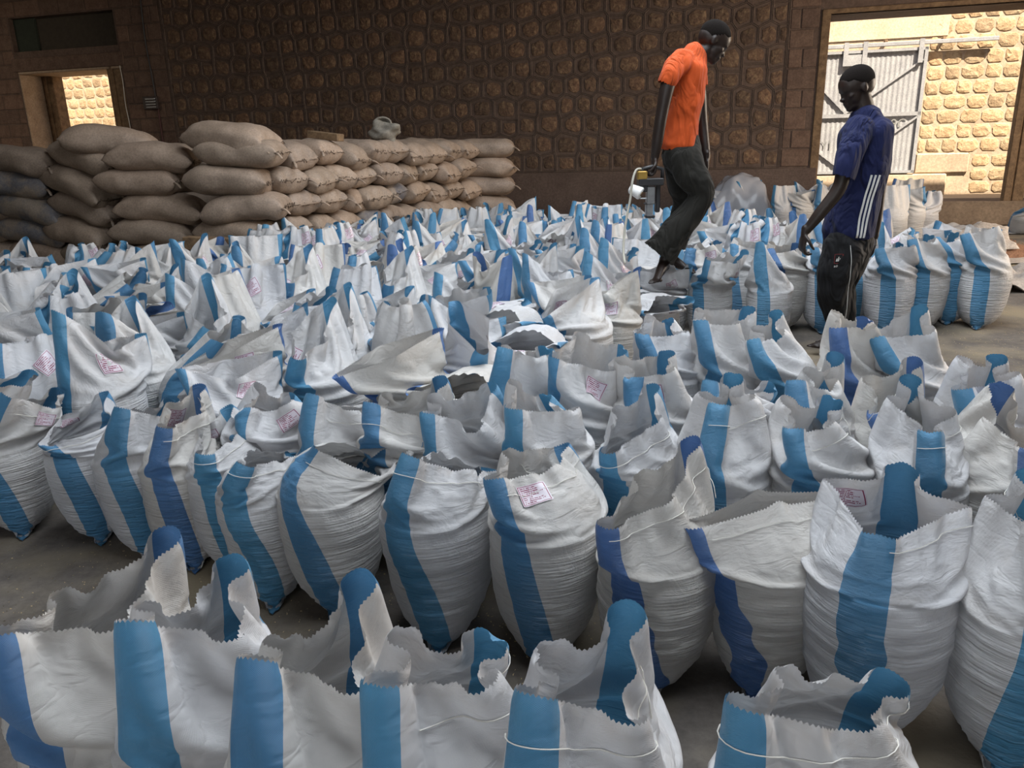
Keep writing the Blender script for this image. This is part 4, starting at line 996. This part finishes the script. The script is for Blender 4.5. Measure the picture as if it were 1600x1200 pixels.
def wrinkles(scale, amp, stretch=(1, 1, .45), seed=0):
    from mathutils import noise as mn
    def fn(co):
        out = np.empty(len(co), np.float32); s = scale
        for i, p in enumerate(co): out[i] = mn.noise((p[0] * s * stretch[0] + seed, p[1] * s * stretch[1], p[2] * s * stretch[2])) + .5 * mn.noise((p[0] * s * 2.3 + seed, p[1] * s * 2.3, p[2] * s * 1.2))
        return out * amp
    return fn
def skin_mat(name, col):
    g = G(name); n = g.noise(g.obj(), 25); g.color(g.ramp(n, [(.3, tuple(c * .85 for c in col)), (.7, tuple(c * 1.15 for c in col))])); g.set(Roughness=.42); g.b.inputs['Specular IOR Level'].default_value = .4; g.bump(n, .1, .002); return g.m
M_skin = skin_mat('dark_skin', (.022, .014, .011)); M_hair = plain('short_black_hair', (.010, .008, .007), 1, .3, 220, 0, .6, .002); M_hair.node_tree.nodes['Principled BSDF'].inputs['Specular IOR Level'].default_value = .1
def cloth_mat(name, col, rough=.85):
    g = G(name); n = g.noise(g.obj(), 9, 3); w = g.noise(g.obj(), 300, 2); g.color(g.ramp(n, [(.3, tuple(c * .88 for c in col)), (.7, tuple(min(1, c * 1.1) for c in col))])); g.set(Roughness=rough); g.b.inputs['Sheen Weight'].default_value = .03; g.b.inputs['Specular IOR Level'].default_value = .25
    fo = g.n('TexNoise', {'Vector': g.mapped(g.obj(), (5.5, 5.5, 2.2)), 'Scale': 1.0, 'Detail': 3, 'Roughness': .5, 'Distortion': 1.2}).outputs[0]
    fo = g.math('ABSOLUTE', g.math('SUBTRACT', fo, .5)); g.bump(g.math('ADD', g.math('MULTIPLY', fo, 4.0), g.math('MULTIPLY', w, .04)), .8, .035); return g.m

# man in the orange shirt, stepping over the sacks with a sewing machine in his hand
YA = 5.2
def A(px, py, dy=0): return aty(px, py, YA + dy)
og = A(1028, 436); manA = empty('person', og); tag(manA, 'man in orange t-shirt and dark trousers stepping over sacks, carrying a sewing machine', 'person')
b = MB(); hc = A(1116, 63); u3 = Vector((.62, 0, .78)); f3 = Vector((.80, 0, -.60)); RA = head(b, hc, f3, u3, 1.0)
limb(b, [A(1112, 70), A(1098, 84), A(1080, 100), A(1074, 125)], [.050, .054, .075, (.09, .13)])
limb(b, [A(1074, 112), A(1072, 150), A(1066, 200), A(1064, 240)], [(.10, .16), (.11, .15), (.10, .13), (.11, .15)])
limb(b, [A(1062, 100, -.15), A(1045, 128, -.22), A(1034, 178, -.23), A(1028, 215, -.22), A(1023, 246, -.20)], [.055, .046, .038, .036, .026])
hand(b, A(1023, 246, -.20), (-.05, 0, -1), (-.9, -.1, 0), 1.25, -1)
limb(b, [A(1082, 104, .15), A(1092, 135, .2), A(1097, 190, .2), A(1101, 225, .17), A(1104, 246, .15)], [.052, .043, .036, .032, .025])
hand(b, A(1104, 246, .15), (.0, 0, -1), (-.9, 0, 0), .5, 1)
limb(b, [A(1064, 238, -.08), A(1100, 300, -.10), A(1062, 360, -.08), A(1037, 408, -.06)], [.09, .062, .05, .034])
limb(b, [A(1066, 238, .08), A(1072, 315, .14), A(1058, 370, .22), A(1050, 402, .26)], [.09, .06, .05, .034])
foot(b, A(1038, 405, -.06), (-.45, -.75, -.25)); foot(b, A(1050, 400, .26), (.7, -.6, -.1))
fuse(b, 'body', M_skin, manA, .0065, 2, None, og); hair_cap(hc, RA, M_hair, manA, og)
s = MB()
limb(s, [A(1084, 88), A(1076, 108), A(1069, 150), A(1063, 195), A(1059, 228)], [(.085, .12), (.112, .19), (.122, .185), (.118, .165), (.122, .17)], 20)
limb(s, [A(1068, 94, -.13), A(1050, 112, -.20), A(1040, 130, -.22)], [(.080, .07), (.068, .066), (.062, .062)])
limb(s, [A(1084, 96, .13), A(1092, 115, .19), A(1094, 134, .20)], [(.07, .07), (.060, .062), (.056, .058)])
fuse(s, 'shirt', cloth_mat('orange_cotton', (.50, .075, .014)), manA, .009, 4, wrinkles(8, .016, (1, 1, .35)), og, [(A(1059, 234), (0, 0, -1), .5), (A(1039, 133, -.22), tuple(A(1038, 136, -.22) - A(1043, 126, -.22)), .13), (A(1094, 134, .2), (0, 0, -1), .10)])
t = MB()
limb(t, [A(1066, 226), A(1063, 245)], [(.118, .16), (.125, .17)])
limb(t, [A(1066, 240, -.08), A(1080, 272, -.10), A(1098, 302, -.10), A(1078, 335, -.09), A(1048, 372, -.08), A(1026, 400, -.07)], [(.12, .10), (.105, .10), (.082, .085), (.088, .08), (.102, .085), (.128, .09)])
limb(t, [A(1064, 240, .08), A(1065, 285, .12), A(1070, 320, .14), A(1060, 365, .20), A(1050, 392, .24)], [(.12, .10), (.105, .09), (.085, .08), (.08, .075), (.08, .075)])
fuse(t, 'trousers', cloth_mat('charcoal_cotton', (.018, .017, .014)), manA, .009, 4, wrinkles(8, .013, (1, 1, .8), 5), og, [(A(1028, 397, -.07), tuple(A(1028, 397, -.07) - A(1042, 380, -.07)), .2), (A(1050, 390, .24), (0, 0, -1), .12)])
# hand-held bag sewing machine
mo = A(1015, 272, -.22); mach = empty('bag_sewing_machine', mo); tag(mach, 'black and silver hand-held bag sewing machine held by the man in orange', 'sewing machine')
def mp(px, py, dy=0): return A(px, py, -.22 + dy) - mo
def mpart(m, name, mat, sm=False): return m.build(name, mat, mach, sm)
k_ = 1 / 229
def mbox(c, r, b=.005): m = MB(); m.bbox((c[0] - r[0], c[1] - r[1], c[2] - r[2]), (c[0] + r[0], c[1] + r[1], c[2] + r[2]), b); return m
mpart(mbox(mp(1016, 284), (.078, .05, .022)), 'motor_housing', M_black); mpart(mbox(mp(1004, 292, .0), (.028, .04, .03)), 'motor_end', M_black)
m = MB(); m.tube([mp(1003, 281, 0), mp(1004, 264), mp(1020, 260), mp(1035, 264), mp(1035, 284)], .013, 10); mpart(m, 'handle', M_black, True)
mpart(mbox(mp(1003, 274, -.02), (.030, .03, .026)), 'brass_plate', plain('brass', (.35, .22, .05), .45, .2, 20, .6))
mpart(mbox(mp(1016, 305, -.01), (.026, .03, .055)), 'needle_column', M_metal); mpart(mbox(mp(1014, 328, -.01), (.022, .026, .040)), 'foot_column', M_metal); mpart(mbox(mp(1027, 310, .01), (.014, .03, .085)), 'guide_frame', M_black)
m = MB(); m.tube([mp(1006, 318, -.03), mp(1024, 316, -.03)], .006, 8); mpart(m, 'lever', M_black); mpart(mbox(mp(1015, 338, -.01), (.03, .03, .010)), 'presser_foot', M_black)
m = MB(); R_ = 20
c0, c1 = mp(984, 294, -.02), mp(1002, 303, -.05); m.tube([c0, c0 * .9 + c1 * .1, c0 * .1 + c1 * .9, c1], [.020, .030, .040, .036], 20); mpart(m, 'thread_cone', plain('white_thread_cone', (.78, .78, .76), .7), True)
m = MB(); dd = (c1 - c0).normalized(); m.tube([c1 - dd * .002, c1 + dd * .006], .014, 12); mpart(m, 'cone_core', M_oldwood)
m = MB(); m.tube([mp(1000, 310, -.02), mp(1010, 310, -.02)], .005, 8); mpart(m, 'cone_holder', M_metal)
m = MB(); path = [(1003, 264, 0), (994, 266, -.02), (988, 284, -.05), (985, 310, -.06), (980, 335, -.08), (976, 362, -.10), (974, 392, -.14), (977, 415, -.22)]
P_ = [mp(*q) for q in path]; Q_ = []
for i in range(len(P_) - 1):
    p0, p1, p2, p3 = P_[max(i - 1, 0)], P_[i], P_[i + 1], P_[min(i + 2, len(P_) - 1)]
    for kk in range(5):
        tt = kk / 5; Q_.append(.5 * ((2 * p1) + (p2 - p0) * tt + (2 * p0 - 5 * p1 + 4 * p2 - p3) * tt * tt + (3 * p1 - p0 - 3 * p2 + p3) * tt ** 3))
m.tube(Q_, .0075, 8); mpart(m, 'power_cord', plain('pale_cord', (.42, .40, .34), .7), True)

# man in the blue jersey, standing between the rows and looking down
YB = 5.0
def B_(px, py, dy=0): return aty(px, py, YB + dy)
g0 = B_(1312, 538); g0.z = 0; manB = empty('person', g0); tag(manB, 'man in blue jersey with three white side stripes and black trousers, looking down', 'person')
b = MB(); hc = B_(1338, 135); RB = head(b, hc, (-.90, 0, -.42), (-.42, 0, .90), 1.06)
limb(b, [B_(1344, 150), B_(1350, 172), B_(1354, 195), B_(1352, 225)], [.060, .062, .085, (.10, .15)])
limb(b, [B_(1350, 215), B_(1345, 270), B_(1332, 330), B_(1326, 385)], [(.12, .17), (.12, .16), (.11, .15), (.12, .16)])
limb(b, [B_(1338, 205, -.16), B_(1322, 245, -.22), B_(1312, 292, -.23), B_(1284, 330, -.22), B_(1260, 360, -.20)], [.060, .050, .043, .038, .028])
hand(b, B_(1257, 364, -.20), (-.10, 0, -1), (.95, .1, 0), .75, 1, 1.05)
limb(b, [B_(1362, 210, .16), B_(1375, 260, .22), B_(1372, 320, .22), B_(1366, 370, .2)], [.058, .048, .038, .028])
hand(b, B_(1366, 372, .20), (-.15, 0, -1), (-.9, 0, 0), .6, -1, 1.05)
limb(b, [B_(1322, 380, -.08), B_(1303, 448, -.09), B_(1308, 510, -.07), B_(1309, 524, -.07)], [.10, .065, .042, .036])
limb(b, [B_(1328, 380, .08), B_(1316, 450, .10), B_(1322, 510, .12), B_(1322, 522, .12)], [.10, .065, .042, .036])
foot(b, B_(1309, 520, -.07), (-.95, -.2, 0)); foot(b, B_(1322, 516, .12), (-.95, -.1, 0))
fuse(b, 'body', M_skin, manB, .0065, 2, None, g0); hair_cap(hc, RB, M_hair, manB, g0, 1.06)
s = MB(); jersey = cloth_mat('royal_blue_polyester', (.007, .011, .052), .85)
limb(s, [B_(1352, 186), B_(1352, 206), B_(1350, 250), B_(1338, 310), B_(1324, 366)], [(.10, .14), (.150, .21), (.150, .20), (.142, .175), (.150, .18)], 22)
limb(s, [B_(1346, 200, -.14), B_(1330, 235, -.21), B_(1318, 278, -.225)], [(.092, .08), (.080, .078), (.072, .076)])
limb(s, [B_(1360, 202, .14), B_(1372, 235, .20), B_(1374, 276, .215)], [(.088, .08), (.078, .076), (.068, .068)])
jo = fuse(s, 'jersey', jersey, manB, .009, 4, wrinkles(8, .014, (1, 1, .35), 9), g0, [(B_(1324, 372), (.07, 0, -1), .5), (B_(1317, 278, -.22), tuple(B_(1316, 282, -.22) - B_(1324, 262, -.22)), .13), (B_(1374, 272, .21), (0, 0, -1), .1)])
t = MB()
limb(t, [B_(1326, 372), B_(1322, 392)], [(.148, .17), (.145, .17)])
limb(t, [B_(1322, 385, -.08), B_(1310, 420, -.10), B_(1303, 450, -.10), B_(1306, 480, -.09), B_(1308, 508, -.08)], [(.14, .11), (.125, .11), (.11, .10), (.088, .085), (.060, .06)])
limb(t, [B_(1330, 385, .08), B_(1318, 425, .10), B_(1312, 455, .11), B_(1318, 485, .11), B_(1320, 506, .11)], [(.13, .11), (.12, .10), (.10, .09), (.08, .08), (.06, .06)])
tro = fuse(t, 'trousers', cloth_mat('black_polyester', (.006, .006, .007), .8), manB, .009, 4, wrinkles(9, .012, (1, 1, .8), 14), g0, [(B_(1308, 514, -.08), (0, 0, -1), .12), (B_(1320, 512, .11), (0, 0, -1), .12)])
bpy.context.view_layer.update()
def snap(o, p):      # nearest hit on the garment when looking from the photographer's side (-y)
    q = o.matrix_world.inverted() @ Vector(p); ok, loc, nr, _ = o.ray_cast(q - Vector((0, .8, 0)), Vector((0, 1, 0)))
    return (loc, nr) if ok else (None, None)
def strip_on(o, pix, w, name, mat, parent, fn, lift=.004):
    v = []; pts = [snap(o, fn(*p))[0] for p in pix]; pts = [p for p in pts if p is not None]
    for i, p in enumerate(pts):
        d = (pts[min(i + 1, len(pts) - 1)] - pts[max(i - 1, 0)]).normalized(); a = d.cross(Vector((0, 1, 0))).normalized() * (w / 2); v += [p - a + Vector((0, -lift, 0)), p + a + Vector((0, -lift, 0))]
    return mesh(name, v, [(2 * i, 2 * i + 1, 2 * i + 3, 2 * i + 2) for i in range(len(pts) - 1)], mat, parent, True)
M_stripe = plain('white_trim', (.62, .62, .60), .6)
for k in range(3):
    pix = []
    for q in range(22):
        t_ = q / 21; x = 1340 + k * 6.0 - 20 * t_ - 3.0 * math.sin(t_ * 2.4) ; pix.append((x - (k - 1) * .8 * t_, 272 + 100 * t_))
    so = strip_on(jo, pix, .013, 'white_stripe', M_stripe, manB, B_)
strip_on(tro, [(1309 - 4 * (q / 20) ** 1.0, 378 + 120 * q / 20) for q in range(21)], .0035, 'piping', M_stripe, manB, B_)
lp, ln = snap(tro, B_(1291, 398))
if lp is not None:
    em = empty('emblem', lp + Vector((0, -.006, 0))); em.parent = manB
    def flat(v, name, mat): return mesh(name, v, [tuple(range(len(v)))], mat, em)
    q = MB(); 
    for lo, hi in (((-.028, -.001, -.030), (.028, 0, -.027)), ((-.028, -.001, .027), (.028, 0, .030)), ((-.028, -.001, -.030), (-.025, 0, .030)), ((.022, -.001, -.030), (.028, 0, .030))): q.box(lo, hi)
    q.build('frame', plain('red_print', (.16, .02, .02), .7), em)
    q = MB()
    for x, h in ((-.012, .018), (-.002, .028), (.008, .020)): q.add([(x - .006, -.001, -.016), (x + .002, -.001, -.016), (x + .004, -.001, -.016 + h), (x - .001, -.001, -.016 + h)], [(0, 1, 2, 3)])
    q.build('trefoil_mark', M_stripe, em)
    cu = bpy.data.curves.new('wordmark', 'FONT'); cu.body = 'adidas'; cu.size = .022; cu.align_x = 'CENTER'; wo = bpy.data.objects.new('wordmark', cu); C.objects.link(wo); cu.materials.append(M_stripe); wo = solid(wo); wo.parent = em; wo.location = (0, -.002, -.052); wo.rotation_euler = (PI / 2, 0, 0)
# ------------------------------------------------------------------ things by the door
def spare(px, py, k, alpha, label, sc=1.0, name='grain_sack', tagq=None, top=None):
    p = atz(px, py); a = math.radians(alpha) + math.atan2(p.x, p.y); rz = math.atan2(-math.cos(a), -math.sin(a))
    o = bpy.data.objects.new(name, AV[k % len(AV)][0]); C.objects.link(o); o.location = p; o.rotation_euler = (0, 0, rz); o.scale = (sc, sc, sc if top is None else top)
    if tagq is not None: q = bpy.data.objects.new('printed_tag', AV[k][1][tagq]); C.objects.link(q); q.parent = o
    return tag(o, label, 'sack', 'striped sacks near the door')
spare(1222, 366, 0, 55, 'upright full striped sack against the wall left of the door, leftmost of its row', 1.05)
spare(1250, 366, 7, 40, 'upright full striped sack against the wall left of the door, second of its row', 1.05)
spare(1279, 365, 0, 10, 'upright full striped sack against the wall left of the door, third of its row', 1.05)
spare(1262, 361, 3, 50, 'striped sack behind the others against the wall left of the door', 1.08); spare(1292, 360, 3, 20, 'upright striped sack beside the left door post', 1.12)
spare(1386, 388, 0, 60, 'tall full striped sack right behind the back of the man in blue', 1.15); spare(1412, 381, 7, 75, 'tall full striped sack before the door sill, right of the man in blue', 1.2)
spare(1402, 362, 8, 60, 'striped sack standing on the far side before the door sill', 1.15)
spare(1438, 369, 9, 30, 'round tied striped sack standing alone before the door sill', 1.25, top=.95)
spare(1604, 366, 5, 80, 'slumped white sack bundle at the right edge before the sill', 1.3, top=.7)
spare(1128, 360, 7, 30, 'striped sack half covered by a clear plastic sheet near the wall', 1.1); spare(1170, 360, 3, 30, 'sack under the clear plastic sheet near the stone wall', 1.1)
spare(1096, 362, 0, 50, 'grey-white sack standing left of the plastic covered ones', 1.05)
def sheet(name, c, w, h, rz, amp, seed, mat, label, cat, bump=None, z0=.012, n=26, thick=.006, tilt=0):
    r = np.random.default_rng(seed); nz = smooth_noise(r, (1, n, n), (4, 5))[0]; nz2 = smooth_noise(r, (1, n, n), (8, 10))[0]; v = []; uv = []
    for j in range(n):
        for i in range(n):
            x = (i / (n - 1) - .5) * w; y = (j / (n - 1) - .5) * h; e = 1 + .06 * nz2[j, i]
            z = z0 + amp * max(0, .45 + .55 * nz[j, i] + .35 * nz2[j, i]) + (bump(x, y) if bump else 0); v.append((x * e, y * e, z))
    f = [(j * n + i, j * n + i + 1, (j + 1) * n + i + 1, (j + 1) * n + i) for j in range(n - 1) for i in range(n - 1)]
    uvs = [((q % n) / (n - 1) * .5 + .0, (q // n) / (n - 1)) for fc in f for q in fc]
    o = mesh(name, v, f, mat, None, True, uvs); o.location = (c[0], c[1], 0); o.rotation_euler = (0, tilt, rz)
    s_ = o.modifiers.new('thickness', 'SOLIDIFY'); s_.thickness = thick; s_.offset = 1
    return tag(o, label, cat)
M_clear = bpy.data.materials.new('clear_plastic'); M_clear.use_nodes = True; t_ = M_clear.node_tree; b_ = t_.nodes['Principled BSDF']
b_.inputs['Base Color'].default_value = (.55, .56, .60, 1); b_.inputs['Roughness'].default_value = .18
tb = t_.nodes.new('ShaderNodeBsdfTransparent'); mx = t_.nodes.new('ShaderNodeMixShader'); mx.inputs[0].default_value = .62
t_.links.new(tb.outputs[0], mx.inputs[1]); t_.links.new(b_.outputs[0], mx.inputs[2]); t_.links.new(mx.outputs[0], t_.nodes['Material Output'].inputs[0])
p = atz(1152, 358)
sheet('plastic_sheet', p, 1.15, 1.0, math.radians(-16), .05, 3, M_clear, 'clear plastic sheet draped over sacks near the stone wall', 'plastic sheet', lambda x, y: .86 * max(0, 1 - (abs(x) / .56) ** 2.6) ** .8 * max(0, 1 - (abs(y) / .5) ** 3) ** .5, n=34, thick=.002)
p = atz(1478, 378); sheet('empty_sack', p, .62, .42, .5, .10, 5, M_sack, 'crumpled empty striped sack on the floor left of the grain heap', 'sack')
p = atz(1500, 362); sheet('empty_sack', p, .85, .5, -.2, .07, 6, M_sack, 'flattened empty striped sack on the floor just before the sill', 'sack')
p = atz(1455, 384); sheet('empty_sack', p, .55, .4, 1.1, .12, 7, M_sack, 'rumpled empty sack lying behind the rightmost standing sacks', 'sack')
p = atz(1560, 364); sheet('empty_sack', p, .9, .45, -.3, .03, 8, M_sack, 'flat empty white sack on the floor under the right door jamb', 'sack')
M_linen = mottled('faded_sacking', [(.3, (.36, .31, .27)), (.7, (.50, .45, .40))], 5, .85, .4, .01, 40)
p = atz(1600, 446); sheet('sacking_sheet', p, 1.1, .8, -.1, .09, 9, M_linen, 'folded pale sacking sheet on the floor at the right edge', 'sheet')
p = atz(1600, 405); sheet('sacking_sheet', p, 1.3, .7, .05, .015, 10, M_linen, 'flat pale sacking sheet spread beyond the folded one at right', 'sheet')
# heap of grain with an empty sack thrown over its left side
p = atz(1532, 398); r = np.random.default_rng(4); n = 40; hz = smooth_noise(r, (1, n, n), (6, 8))[0]; v = []
def hh(x, y): q = math.hypot(x / .78, y / .5); return .27 * max(0, 1 - q) ** .85
for j in range(n):
    for i in range(n):
        x = (i / (n - 1) - .5) * 1.7; y = (j / (n - 1) - .5) * 1.1; v.append((x, y, -.01 + hh(x, y) * (1 + .12 * hz[j, i])))
M_grain = mottled('grain', [(.35, (.16, .07, .035)), (.65, (.34, .17, .09))], 60, .8, 1.0, .01, 140)
heap = mesh('grain_heap', v, [(j * n + i, j * n + i + 1, (j + 1) * n + i + 1, (j + 1) * n + i) for j in range(n - 1) for i in range(n - 1)], M_grain, None, True); heap.location = p
tag(heap, 'heap of reddish brown grain on the floor behind the rightmost sack', 'grain heap', None, 'stuff')
gr = MB()
for k in range(900):
    a_, q = RT.uniform(0, 2 * PI), RT.random() ** .5 * 1.25; x, y = q * .95 * math.cos(a_), q * .62 * math.sin(a_); z = max(hh(x, y), 0) + .004; s_ = RT.uniform(.006, .011)
    gr.add([(p.x + x - s_, p.y + y, z), (p.x + x + s_, p.y + y, z), (p.x + x, p.y + y - s_ * .7, z), (p.x + x, p.y + y + s_ * .7, z), (p.x + x, p.y + y, z + s_)], [(0, 2, 4), (2, 1, 4), (1, 3, 4), (3, 0, 4)])
tag(gr.build('loose_grain', M_grain), 'loose grains scattered around the heap', 'grain', None, 'stuff')
sheet('empty_sack', (p.x - .30, p.y - .12), 1.0, .62, .12, .04, 11, M_linen, 'faded empty sack thrown over the left side of the grain heap', 'sack', lambda x, y: 1.12 * hh(x - .30, y - .12) + .03, z0=.02)
# chaff dust on the floor
gr = MB()
for k in range(5200):
    q = atz(RT.uniform(1300, 1640), RT.uniform(400, 760)) if k % 3 else atz(RT.uniform(-40, 1000), RT.uniform(840, 1120)); s_ = RT.uniform(.002, .0045); a_ = RT.uniform(0, PI); c_, d_ = math.cos(a_) * s_, math.sin(a_) * s_
    gr.add([(q.x - c_, q.y - d_, .001), (q.x + c_, q.y + d_, .001), (q.x - d_ * .5, q.y + c_ * .5, .001), (q.x + d_ * .5, q.y - c_ * .5, .003)], [(0, 3, 2), (3, 1, 2), (0, 1, 3)])
tag(gr.build('spilled_grain', plain('chaff', (.42, .32, .18), .9)), 'spilled grains and chaff dusting the concrete floor', 'grain', None, 'stuff')
